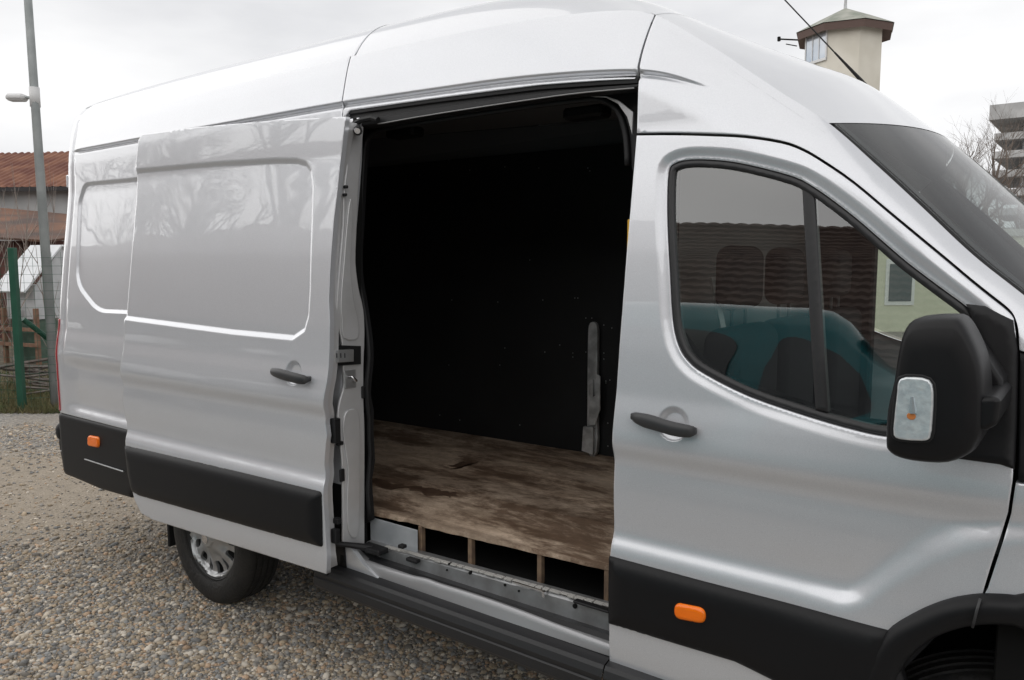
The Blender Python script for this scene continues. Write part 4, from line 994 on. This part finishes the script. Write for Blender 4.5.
# long store with the rusty roof
Lb = facing(20, 24, R(-8)); bb = empty('store_building', Lb(0, 0, GZ), 'long pale building under a rusty red tin roof beyond the fence', 'building')
zE = 1.77+(261-190)/F_*24; zR = 1.77+(261-155)/F_*26.5
boxf(MB(), Lb, -9, 4.5, 0, 6, GZ, zE+.02).build('wall', whitewall, bb)
V, Fc = corrug(Lb, -9.3, 4.8, -.4, zE, 3, zR+.1, .25); V2, F2 = corrug(Lb, -9.3, 4.8, 3, zR+.1, 6.4, zE, .25)
m_ = MB().add(V, Fc).add(V2, F2); rf = m_.build('roof', rust, bb)
boxf(MB(), Lb, -9.3, 4.8, -.45, -.38, zE-.12, zE+.0).build('eaves_board', mat('dark_board', (.03, .028, .03), .8), bb)
for u in (-6, -2.4, .2): boxf(MB(), Lb, u, u+.8, -.04, .02, 1.6, 2.6).build('window', mat('dark_window', (.05, .055, .06), .2), bb)
# low dark red shed with mixed tin roof
Ls = facing(5, 18, R(-12)); sb = empty('tin_shed', Ls(0, 0, GZ), 'low dark red shed with a patched brown and orange tin roof', 'shed')
z1 = 1.77+(261-205)/F_*18; z2 = 1.77+(261-243)/F_*18
boxf(MB(), Ls, -4, 1.15, .2, 4, GZ, z2+.05).build('wall', redwood, sb)
m_ = MB(); slabf(m_, [Ls(-4.2, -.1, z2+.30), Ls(1.3, -.1, z2-.0), Ls(1.3, 4.2, z1-.3), Ls(-4.2, 4.2, z1+.2)], .05); m_.build('roof', rust2, sb)
m_ = MB()
for u in np.arange(-3.9, 1.1, .22): boxf(m_, Ls, u, u+.03, .17, .2, GZ, z2+.0)
m_.build('batten', rust2, sb)
# small white hut with a tin roof
Lh = facing(56, 14, R(68)); hb = empty('garden_hut', Lh(0, 0, GZ), 'small whitish hut with a white tin roof behind the green fence post', 'hut')
zh = 1.77+(261-292)/F_*13.8; zk = 1.77+(261-247)/F_*15
boxf(MB(), Lh, -.40, .9, .05, .78, .75, zh+.12).build('wall', whiteboard, hb)
m_ = MB()
slabf(m_, [Lh(-.62, 0, zh), Lh(.15, 0, zk), Lh(.15, .80, zk), Lh(-.62, .84, zh)], .03); slabf(m_, [Lh(.15, 0, zk), Lh(1.0, 0, zh), Lh(1.0, .84, zh), Lh(.15, .8, zk)], .03)
m_.build('roof', whitetin, hb)
m_ = MB().add([Lh(-.40, .045, zh+.1), Lh(.9, .045, zh+.1), Lh(.15, .045, zk-.03)], [(0, 1, 2)]); m_.build('gable', whiteboard, hb)
greenb = mat('green_boards', (.06, .11, .08), .8, 0, var=(.10, .14, .11), varscale=6)
boxf(MB(), Lh, -.36, .85, .08, .74, GZ, .75).build('lower_wall', greenb, hb)
m_ = MB()
for v in (-.1, .35, .72): boxf(m_, Lh, -.52, -.46, v, v+.07, GZ, .95)
for z in (.28, .55): boxf(m_, Lh, -.55, -.50, -.12, .9, z, z+.06)
m_.build('rack', mat('old_timber', (.16, .085, .055), .85, 0, var=(.25, .15, .10), varscale=9), hb)
# lamp post
lp0 = at(56.5, 409, 'z', GZ); dpt = float((lp0-CAM)@FW); galvp = mat('galvanised_pole', (.36, .38, .38), .6, .25, var=(.27, .29, .29), varscale=4, bump=(8, .3, .01))
lp1 = G(28, 0, dpt*1.03); lp2 = lp0+(lp1-lp0)*1.25
post = empty('lamp_post', tuple(lp0), 'tall grey steel lamp post leaning slightly, beside the tail of the van', 'lamp post')
MB().tube([lp0, lp1, lp2], [.058, .047, .042], 16).build('pole', galvp, post, smooth=True)
pj = lp0+(lp1-lp0)*((409-101)/409*1.0)
arm = pj-RT*.11+np.array([0, 0, .02])
MB().tube([pj+np.array([0, 0, .14]), pj-np.array([0, 0, .10])], .060, 12).build('bracket', mat('white_bracket', (.6, .6, .6), .5), post, smooth=True)
MB().tube([pj, arm], .018, 8).build('arm', galvp, post)
hd = arm-RT*.10
MB().box((-.13, -.08, -.05), (.10, .08, .035), rot=YAW, org=tuple(hd), bev=.03).build('lamp_head', mat('white_lamp', (.62, .62, .62), .45), post)
# green fence
gp = mat('green_steel', (.012, .075, .045), .45, .1, var=(.018, .09, .055), varscale=9)
f0 = at(22.5, 411, 'z', GZ); dp = float((f0-CAM)@FW); f1 = G(15.5, 248, dp)
fence = empty('mesh_fence', tuple(f0), 'dark green wire mesh fence with a braced steel post at the edge of the gravel', 'fence')
MB().box((-.038, -.038, 0), (.038, .038, float(f1[2]-f0[2])), rot=YAW, org=tuple(f0), bev=.006).build('post', gp, fence)
along = (RT*.92+FH*.38); along /= np.linalg.norm(along)
bA = f0+np.array([0, 0, 1.0]); MB().tube([G(23, 319, dp), G(60, 348, dp+.4), f0+along*1.6+np.array([0, 0, .1])], .032, 8).build('brace', gp, fence)
mb = MB(); hF = float(f1[2]-f0[2])
for sgn, ext in ((1, 3.2), (-1, 4.0)):
    ax_ = along if sgn > 0 else (-RT*.97+FH*.25)
    for k in range(int(ext/.10)): p = f0+ax_*(k+1)*.10; mb.tube([p+[0, 0, .04], p+[0, 0, hF-.05]], .0022, 3, caps=False)
    for k in range(int(hF/.10)): z = .05+k*.10; mb.tube([f0+[0, 0, z], f0+ax_*ext+[0, 0, z]], .0022, 3, caps=False)
mb.build('wire_mesh', gp, fence)
p_ = f0+along*3.2; MB().box((-.04, -.04, 0), (.04, .04, hF), rot=YAW, org=tuple(p_)).build('post', gp, fence)
p_ = f0+(-RT*.97+FH*.25)*4.0; MB().box((-.04, -.04, 0), (.04, .04, hF), rot=YAW, org=tuple(p_)).build('post', gp, fence)

# bare trees and bushes
bark = mat('bark', (.11, .085, .07), .9, 0, var=(.17, .14, .12), varscale=8)
barkp = mat('pale_bark', (.22, .18, .155), .9, 0, var=(.30, .26, .23), varscale=8)
def branch(mb, tw, p, d, L, r_, lev, maxlev, spread=.5, up_=.15):
    n_ = 3; pts = [p]; dd = d.copy()
    for i in range(n_):
        dd = dd+np.array([random.gauss(0, .10), random.gauss(0, .10), random.gauss(0, .06)+up_*.3]); dd /= np.linalg.norm(dd); pts.append(pts[-1]+dd*L/n_)
    rr = [r_*(1-.45*i/n_) for i in range(n_+1)]
    (mb if lev < 2 else tw).tube(pts, rr, 7 if lev < 1 else 4 if lev < 3 else 3, caps=False)
    if lev >= maxlev: return
    for k in range(random.choice([3, 3, 4, 4]) if lev else 6):
        t = random.uniform(.35, 1); i = min(int(t*n_), n_-1); q = pts[i]+(pts[i+1]-pts[i])*(t*n_-i)
        a = np.array([random.gauss(0, 1), random.gauss(0, 1), random.gauss(0, .5)]); a -= dd*np.dot(a, dd); a /= np.linalg.norm(a)+1e-9
        nd = dd*(1-spread*.3)+a*spread*random.uniform(.7, 1.3)+np.array([0, 0, up_]); nd /= np.linalg.norm(nd)
        branch(mb, tw, q, nd, L*random.uniform(.55, .78), rr[i]*.62, lev+1, maxlev, spread, up_)
def tree(a, depth, height, label, cat='tree', name='bare_tree', lev=5, m=bark, rad=None, group=None, spread=.6, pos=None, trunkh=.30):
    base = np.array(pos if pos is not None else HP(a, 170, depth)); base[2] = GZ
    t = empty(name, tuple(base), label, cat, group); mb = MB(); tw = MB()
    branch(mb, tw, base, np.array([random.gauss(0, .05), random.gauss(0, .05), 1.0]), height*trunkh*1.2, rad or height*.022, 0, lev, spread)
    mb.build('trunk', m, t, smooth=True); tw.build('crown', m, t); return t
def bush(a, depth, height, n_, label, m=barkp, group=None, w=.5):
    base = np.array(G(a, 261, depth)); base[2] = GZ
    t = empty('bare_shrub', tuple(base), label, 'shrub', group); mb = MB(); tw = MB()
    for k in range(n_):
        p = base+RT*random.gauss(0, w*.5)+FH*random.gauss(0, w*.5)
        h = height*random.uniform(.6, 1); d = np.array([random.gauss(0, .14), random.gauss(0, .14), 1]); pts = [p]
        for i in range(5): d = d+np.array([random.gauss(0, .05), random.gauss(0, .05), 0]); d /= np.linalg.norm(d); pts.append(pts[-1]+d*h/5)
        mb.tube(pts, [.011, .009, .008, .006, .004, .002], 4)
        for j in range(7):
            i = random.randint(1, 4); q = pts[i]; dd = d+np.array([random.gauss(0, .45), random.gauss(0, .45), 0]); dd /= np.linalg.norm(dd)
            tw.tube([q, q+dd*h*.15, q+(dd+[0, 0, .15])*h*.3], [.006, .004, .002], 3, caps=False)
    mb.build('stem', m, t); tw.build('twigs', m, t); return t
g_ = 'bare shrubs along the fence'
bush(4, 15.5, 3.6, 6, 'bare grey-brown shrub left of the green fence post', group=g_, w=.6)
bush(28, 15.5, 3.8, 5, 'tall bare shrub with pale stems between fence post and lamp post', group=g_, w=.3)
bush(-25, 11, 3.0, 9, 'bare shrub at the far left edge by the fence', group=g_, w=.8)
bush(50, 11.5, 1.4, 5, 'low bare shrub close behind the lamp post', group=g_, w=.4)
tree(-30, 40, 7.5, 'distant bare tree rising over the rusty roof', lev=4, m=barkp)
# woodpile by the fence
wp_ = empty('wood_pile', tuple(at(52, 392, 'z', GZ)), 'untidy low pile of grey sticks and boards behind the fence', 'wood pile'); wpm = mat('weathered_wood', (.20, .18, .165), .9, 0, var=(.11, .085, .07), varscale=7)
bp0 = at(52, 395, 'z', GZ)
mb = MB()
for k in range(46):
    p = bp0+RT*random.gauss(0, .45)+FH*random.gauss(.3, .25)+np.array([0, 0, random.uniform(.02, .42)]); d = RT*random.uniform(.6, 1)+FH*random.gauss(0, .5)+np.array([0, 0, random.gauss(0, .12)])
    l_ = random.uniform(.3, .8); mb.tube([p-d*l_/2, p+d*l_/2], random.uniform(.012, .03), 5)
mb.build('stick', wpm, wp_)
# grass verge
def grass():
    V = []; Fc = []; n_ = 9000
    for k in range(n_):
        a = random.uniform(-40, 120); v_ = random.uniform(388, 414) if random.random() < .8 else random.uniform(370, 390)
        p = at(a, v_, 'z', GZ); h = random.uniform(.04, .16); an = random.uniform(0, 6.28); w = .006; l_ = random.gauss(0, .05), random.gauss(0, .05)
        i = len(V); V += [(p[0]-w*math.cos(an), p[1]-w*math.sin(an), GZ), (p[0]+w*math.cos(an), p[1]+w*math.sin(an), GZ), (p[0]+l_[0], p[1]+l_[1], GZ+h)]; Fc.append((i, i+1, i+2))
    o = mk('grass', V, Fc, mat('winter_grass', (.075, .10, .035), .8, 0, var=(.20, .16, .08), varscale=5)); tag(o, kind='stuff')
grass()
earthm = mat('dark_soil', (.07, .055, .04), .95, 0, var=(.12, .10, .06), varscale=3, bump=(12, .6, .03))
vp = [at(-80, 413, 'z', GZ+.004), at(130, 413, 'z', GZ+.004), at(130, 330, 'z', GZ+.004), at(-80, 330, 'z', GZ+.004)]
tag(mk('verge', [tuple(p) for p in vp], [(0, 1, 2, 3)], earthm), kind='structure')

# ---- right background
# octagonal tower
cx = 844; dT = 28.0; tb = np.array(HP(cx, 40, dT)); tb[2] = GZ
tower = empty('water_tower', tuple(tb), 'beige octagonal tower with a grey-green pointed roof above the van', 'tower')
zf = lambda row, d=dT: HP(cx, row, d)[2]
def octo(R0, z, rot): return [tb*[1, 1, 0]+RT*R0*math.cos(rot+k*math.pi/4)+FH*R0*math.sin(rot+k*math.pi/4)+np.array([0, 0, z]) for k in range(8)]
rot0 = R(-135.5)
m_ = MB(); a_ = octo(1.28, GZ, rot0); c_2 = octo(1.28, zf(30), rot0); m_.add(a_+c_2, [(k, (k+1) % 8, 8+(k+1) % 8, 8+k) for k in range(8)])
m_.build('wall', mat('beige_plaster', (.55, .52, .45), .85, 0, var=(.64, .61, .54), varscale=1.2), tower)
e0 = octo(1.60, zf(40), rot0); e1 = octo(1.63, zf(33), rot0); e2 = octo(1.63, zf(30.5), rot0); ap = tb*[1, 1, 0]+np.array([0, 0, zf(8)]); cen_ = tb*[1, 1, 0]+np.array([0, 0, zf(35)])
m_ = MB(); m_.add(e0+e1, [(k, (k+1) % 8, 8+(k+1) % 8, 8+k) for k in range(8)]); m_.add(e0+octo(1.25, zf(36), rot0), [(k, (k+1) % 8, 8+(k+1) % 8, 8+k) for k in range(8)])
m_.build('eaves', mat('brown_eaves', (.10, .065, .055), .8), tower)
m_ = MB(); m_.add(octo(1.66, zf(32.5), rot0)+octo(.84, zf(20), rot0)+[ap], [(k, (k+1) % 8, 8+(k+1) % 8, 8+k) for k in range(8)]+[(8+k, 8+(k+1) % 8, 16) for k in range(8)])
m_.build('roof', mat('mossy_roof', (.22, .24, .20), .8, 0, var=(.36, .36, .32), varscale=2.5, bump=(5, .4, .05)), tower)
MB().tube([ap-[0, 0, .1], ap+[0, 0, .75]], [.06, .03], 6).build('finial', M['galv'], tower)
def face_pts(k, R0, z0, z1, s0, s1):
    p, q = octo(R0, 0, rot0)[k], octo(R0, 0, rot0)[(k+1) % 8]; A_ = p+(q-p)*s0; B_ = p+(q-p)*s1
    return [A_+[0, 0, z0], B_+[0, 0, z0], B_+[0, 0, z1], A_+[0, 0, z1]]
tg = mat('tower_glass', (.30, .36, .44), .12, .3, 0, var=(.55, .58, .62), varscale=1.0)
for k in range(8):
    c2d = octo(1.5, 0, rot0); midp = (c2d[k]+c2d[(k+1) % 8])/2-tb*[1, 1, 0]
    if k == 7:
        wn = None
        for s0, s1 in ((.04, .34), (.36, .64), (.66, .96)):
            m_ = MB(); slabf(m_, face_pts(k, 1.295, zf(64), zf(39), s0, s1), .03); wn = recalc(m_.build('window', tg, tower))
        m_ = MB()
        for s0, s1 in ((0, .04), (.34, .36), (.64, .66), (.96, 1)): slabf(m_, face_pts(k, 1.31, zf(66), zf(38), s0, s1), .04)
        slabf(m_, face_pts(k, 1.31, zf(66.5), zf(64), 0, 1), .05); m_.build('window_frame', mat('white_frame', (.6, .6, .6), .5), tower)
sp_ = G(795, 40, dT); MB().tube([sp_+RT*.2, G(779, 39, dT)], .03, 5).tube([G(797, 46, dT), G(786, 44, dT)], .02, 5).tube([G(779, 41, dT), G(779, 37, dT)], .06, 6).build('bracket', M['dark'], tower)
# cable with a sleeve
ca, cb_ = G(783, -2, 13), G(838, 56, 13); cd_ = cb_-ca
cab_ = MB().tube([ca-cd_*3, ca, cb_], .011, 6).tube([cb_-cd_*.06, cb_+cd_*.42, cb_+cd_*.9], [.016, .032, .03], 8).tube([cb_+cd_*.9, cb_+cd_*2.2], .012, 6)
o = cab_.build('cable', M['rubber'], None, loc=tuple(cb_)); tag(o, 'black overhead cable with a thick sleeve slanting down in front of the tower', 'cable')
# concrete office block
Lc = facing(991, 120, R(-38), row=112); cbk = empty('office_building', Lc(0, 0, GZ), 'grey concrete office block with jutting floor slabs behind bare trees', 'building')
concm = mat('concrete', (.40, .40, .40), .85, 0, var=(.28, .28, .28), varscale=.4)
zc = lambda row: HP(1000, row, 120)[2]
boxf(MB(), Lc, 4.0, 34, 3, 20, GZ, zc(112)).build('wall', mat('glazed_wall', (.30, .33, .36), .3, 0, var=(.20, .22, .24), varscale=.8), cbk)
for k, (ra, rb) in enumerate(((105, 120), (134, 141), (152, 159), (171, 178), (190, 197), (209, 216), (228, 235))):
    boxf(MB(), Lc, -.2+(.8 if k else 0), 36, 0, 22, zc(rb), zc(ra)).build('floor_slab', concm, cbk)
for k in range(12):
    boxf(MB(), Lc, 4.2+k*1.6, 4.35+k*1.6, 2.8, 3.0, GZ, zc(120)).build('mullion', mat('pale_mullion', (.55, .55, .55), .5), cbk) if k < 12 else None
gt = 'bare trees behind the van cab'
tree(955, 32, 9.2, 'bare tree left of the concrete block with fine upright twigs', group=gt, lev=5, rad=.15)
tree(980, 30, 8.6, 'bare tree directly before the left end of the concrete block', group=gt, lev=5, rad=.15)
tree(1040, 28, 6.0, 'bare tree at the right edge before the concrete block', group=gt, lev=5, rad=.15)
tree(915, 40, 8.0, 'short bare tree seen low through the windscreen', group=gt, lev=5, rad=.15)
# pale green bungalow seen through the cab
Lg = facing(880, 20, R(4)); gh = empty('green_bungalow', Lg(0, 0, GZ), 'pale green single-storey house with white framed windows seen through the cab glass', 'house')
zg_ = lambda row: 1.77+(261-row)/F_*20
boxf(MB(), Lg, -1.2, 9, 0, 6, GZ, zg_(236)).build('wall', mat('pale_green_render', (.62, .63, .50), .85, 0, var=(.66, .67, .54), varscale=1.5), gh)
boxf(MB(), Lg, -1.3, 9.1, -.12, 6, zg_(236), zg_(229)).build('roof', mat('pale_roof_edge', (.45, .45, .42), .7), gh)
for u in (.16, 2.0, 3.9):
    w = boxf(MB(), Lg, u, u+.78, -.03, .02, zg_(305), zg_(259)).build('window', mat('white_window', (.75, .76, .76), .5), gh)
    boxf(MB(), Lg, u+.09, u+.69, -.045, -.035, zg_(301), zg_(264)).build('pane', mat('grey_pane', (.12, .15, .16), .1), w)

# ---- the yard behind the camera (it shows in the paint and the door glass)
tile = mat('red_clay_tiles', (.13, .085, .072), .8, 0, var=(.20, .14, .115), varscale=2.2)
Hh = empty('tiled_house', (-18, -14, GZ), 'long low house with a brown clay tile roof facing the van side', 'house')
MB().box((-48, -18, GZ), (11, -9.8, 2.5)).build('wall', mat('ochre_render', (.30, .29, .27), .9, 0, var=(.25, .24, .22), varscale=.8), Hh)
mb = MB(); nrow = 26; y0, z0, y1, z1 = -9.3, 2.35, -14.0, 6.5
for k in range(nrow):
    ta, tb_ = k/nrow, (k+1)/nrow; ya, za, yb, zb = y0+(y1-y0)*ta, z0+(z1-z0)*ta, y0+(y1-y0)*tb_, z0+(z1-z0)*tb_
    n_ = 740; V = []
    for i in range(n_+1):
        x = -48.6+i*60.2/n_; d = .03*abs(math.sin(i*math.pi/4)); s_ = .12*math.sin(x*.55)
        V += [(x, ya, za+.06+d+s_*ta), (x, ya, za+d+s_*ta), (x, yb, zb+.0+d+s_*tb_)]
    mb.add(V, [(3*i, 3*i+3, 3*i+5, 3*i+2) for i in range(n_)]+[(3*i, 3*i+3, 3*i+4, 3*i+1) for i in range(n_)])
mb.build('roof', tile, Hh)
MB().box((-48, -18, 2.5), (11, -14.0, 2.6)).build('ceiling', concm, Hh)
for x in (-20, -15, -10, -6, -2, 3, 7): MB().box((x, -9.82, 1.0), (x+1.1, -9.77, 2.0)).build('window', mat('dark_pane', (.04, .045, .05), .1), Hh)

def car(x, y, ln, wd_, ht, body, label, flip=False, boxy=True):
    """parked car, long axis on x, built from lofted cross-sections"""
    c0 = empty('parked_car', (x, y, GZ), label, 'car'); col = mat('car_paint', body, .35, .2, 1, .03); s_ = -1 if flip else 1
    h0 = ht*.55
    prof = [(-.5, .28*ht, .55*ht), (-.49, .2*ht, .80*ht), (-.46, .16*ht, .97*ht), (-.30, .16*ht, ht), (-.02, .16*ht, ht), (.12, .16*ht, .96*ht), (.30, .16*ht, .63*ht), (.42, .16*ht, .57*ht), (.48, .18*ht, .50*ht), (.5, .24*ht, .38*ht)]
    if not boxy: prof = [(-.5, .3*ht, .62*ht), (-.48, .2*ht, .70*ht), (-.36, .16*ht, .74*ht), (-.22, .16*ht, .98*ht), (-.02, .16*ht, ht), (.10, .16*ht, .96*ht), (.24, .16*ht, .68*ht), (.42, .16*ht, .60*ht), (.48, .18*ht, .52*ht), (.5, .24*ht, .40*ht)]
    pr = catmull([np.array(p) for p in prof], 4); V = []; Fc = []; K = 18
    for q in pr:
        zt_, zb_ = q[2], q[1]
        for k in range(K):
            an = 2*math.pi*(k+.5)/K; cy_, cz_ = math.cos(an), math.sin(an); e = .35
            yy = abs(cy_)**e*math.copysign(1, cy_); zz = abs(cz_)**e*math.copysign(1, cz_); z = (zt_+zb_)/2+(zt_-zb_)/2*zz
            tum = 1-.16*np.clip((z-h0)/(ht-h0), 0, 1); V.append((x+s_*q[0]*ln, y+yy*wd_/2*tum, GZ+z))
    for i in range(len(pr)-1):
        for k in range(K): Fc.append((i*K+k, i*K+(k+1) % K, (i+1)*K+(k+1) % K, (i+1)*K+k))
    Fc += [tuple(range(K)), tuple((len(pr)-1)*K+k for k in range(K))]
    recalc(mk('body', V, Fc, col, c0, smooth=True))
    gl = mat('car_window', (.03, .035, .04), .06, 0, 1)
    for sd in (1, -1):
        def wq(u, z):
            yy = wd_/2*(1-.16*np.clip((z-h0)/(ht-h0), 0, 1))+.006; return (x+s_*u*ln, y+sd*yy, GZ+z)
        wins = (((-.46, .60), (-.30, .60), (-.30, .90), (-.44, .88)), ((-.26, .57), (-.05, .60), (-.03, .88), (-.26, .90)), ((.0, .52), (.16, .55), (.20, .62), (.12, .84), (.03, .90)))
        if not boxy: wins = (((-.30, .68), (-.10, .68), (-.10, .92), (-.20, .91)), ((-.08, .68), (.16, .68), (.06, .91), (-.08, .92)))
        for wv in wins:
            pts = [wq(u, z*ht) for u, z in rnd(wv, .06, 6)]
            mk('window', pts+[(p[0], p[1]-sd*.02, p[2]) for p in pts], [tuple(range(len(pts))), tuple(range(2*len(pts)-1, len(pts)-1, -1))], gl, c0)
    fw_ = [(x+s_*u*ln, y+v*wd_*.38, GZ+z) for u, z, v in ((.15, .93*ht, -1), (.15, .93*ht, 1), (.295, .68*ht, 1.08), (.295, .68*ht, -1.08))]
    mk('windscreen', [np.array(p)+[s_*.02, 0, .02] for p in fw_], [(0, 1, 2, 3)], gl, c0)
    for u in (-.32, .33):
        for sd in (-1, 1):
            MB().tube([(x+s_*u*ln, y+sd*(wd_/2-.2), GZ+.31), (x+s_*u*ln, y+sd*(wd_/2+.005), GZ+.31)], .31, 24).build('wheel', M['tyre'], c0)
            MB().tube([(x+s_*u*ln, y+sd*(wd_/2-.01), GZ+.31), (x+s_*u*ln, y+sd*(wd_/2+.012), GZ+.31)], .19, 16).build('hubcap', M['cap'], c0)
    return c0
car(-1.95, -4.15, 4.8, 1.8, 2.38, (.01, .23, .26), 'teal delivery van parked opposite the silver van')
car(-8.6, -5.6, 4.4, 1.78, 1.50, (.35, .36, .37), 'grey saloon car parked opposite the sliding door', boxy=False)
car(-13.6, -5.9, 4.5, 1.8, 1.55, (.28, .29, .30), 'dark silver hatchback parked beyond the grey saloon', flip=True, boxy=False)
car(-19.0, -5.7, 4.5, 1.8, 1.6, (.45, .45, .45), 'pale estate car last in the row opposite', boxy=True)
tree(0, 0, 19, 'tallest bare tree behind the tiled house, nearest its middle', pos=(-26, -17.5, 0), lev=5)
tree(0, 0, 17, 'tall bare tree behind the far end of the tiled house', pos=(-40, -17.5, 0), lev=5)
tree(0, 0, 17, 'bare tree between the two others behind the tiled house', pos=(-33, -18.5, 0), lev=5)

# ================================================================== sky, sun, camera
sc = bpy.context.scene
w = bpy.data.worlds.new('World'); sc.world = w; w.use_nodes = True; nt = w.node_tree; bg = nt.nodes['Background']; tc = nt.nodes.new('ShaderNodeTexCoord')
sky = nt.nodes.new('ShaderNodeTexSky'); sky.sky_type = 'NISHITA'; sky.sun_disc = False; sky.sun_elevation = R(26); sky.sun_rotation = R(200)
hsv = nt.nodes.new('ShaderNodeHueSaturation'); hsv.inputs['Saturation'].default_value = .10; hsv.inputs['Value'].default_value = 1.0; nt.links.new(sky.outputs[0], hsv.inputs['Color'])
mp_ = nt.nodes.new('ShaderNodeMapping'); mp_.inputs['Scale'].default_value = (1.0, 1.0, 3.2); nt.links.new(tc.outputs['Generated'], mp_.inputs[0])
ns = nt.nodes.new('ShaderNodeTexNoise'); ns.inputs['Scale'].default_value = 2.1; ns.inputs['Detail'].default_value = 7; ns.inputs['Roughness'].default_value = .5; nt.links.new(mp_.outputs[0], ns.inputs['Vector'])
cr = nt.nodes.new('ShaderNodeValToRGB'); cr.color_ramp.elements[0].position = .34; cr.color_ramp.elements[1].position = .60
cr.color_ramp.elements[0].color = (6.75, 6.8, 7.0, 1); cr.color_ramp.elements[1].color = (8.9, 8.9, 8.95, 1); nt.links.new(ns.outputs['Fac'], cr.inputs[0])
mx = nt.nodes.new('ShaderNodeMix'); mx.data_type = 'RGBA'; mx.inputs[0].default_value = .90
nt.links.new(hsv.outputs[0], mx.inputs[6]); nt.links.new(cr.outputs[0], mx.inputs[7])
sx = nt.nodes.new('ShaderNodeSeparateXYZ'); nt.links.new(tc.outputs['Generated'], sx.inputs[0])      # sky dimmed overhead, unlike a real overcast, to tone down the roof
mrz = nt.nodes.new('ShaderNodeMapRange'); mrz.inputs[1].default_value = .35; mrz.inputs[2].default_value = 1; mrz.inputs[3].default_value = 1; mrz.inputs[4].default_value = .60; nt.links.new(sx.outputs[2], mrz.inputs[0])
vm = nt.nodes.new('ShaderNodeVectorMath'); vm.operation = 'SCALE'; nt.links.new(mx.outputs[2], vm.inputs[0]); nt.links.new(mrz.outputs[0], vm.inputs['Scale']); nt.links.new(vm.outputs[0], bg.inputs['Color']); bg.inputs['Strength'].default_value = .10
sn = bpy.data.lights.new('sun', 'SUN'); sn.energy = 1.75; sn.angle = R(155); sn.color = (1, .97, .93); so = bpy.data.objects.new('sun', sn); C.objects.link(so)
sd_ = Vector((math.sin(R(200))*math.cos(R(26)), math.cos(R(200))*math.cos(R(26)), math.sin(R(26)))); so.rotation_euler = sd_.to_track_quat('Z', 'Y').to_euler()
cd = bpy.data.cameras.new('camera'); co = bpy.data.objects.new('camera', cd); C.objects.link(co); sc.camera = co
cd.sensor_width = 36; cd.sensor_fit = 'HORIZONTAL'; cd.lens = F_/1024*36; cd.clip_end = 1500; cd.clip_start = .05
co.location = tuple(CAM); co.rotation_euler = (R(90)-PIT, 0, YAW)
sc.view_settings.view_transform = 'Standard'; sc.view_settings.look = 'None'; sc.view_settings.gamma = 1; sc.view_settings.exposure = .28
sc.cycles.max_bounces = 8; sc.cycles.transparent_max_bounces = 12
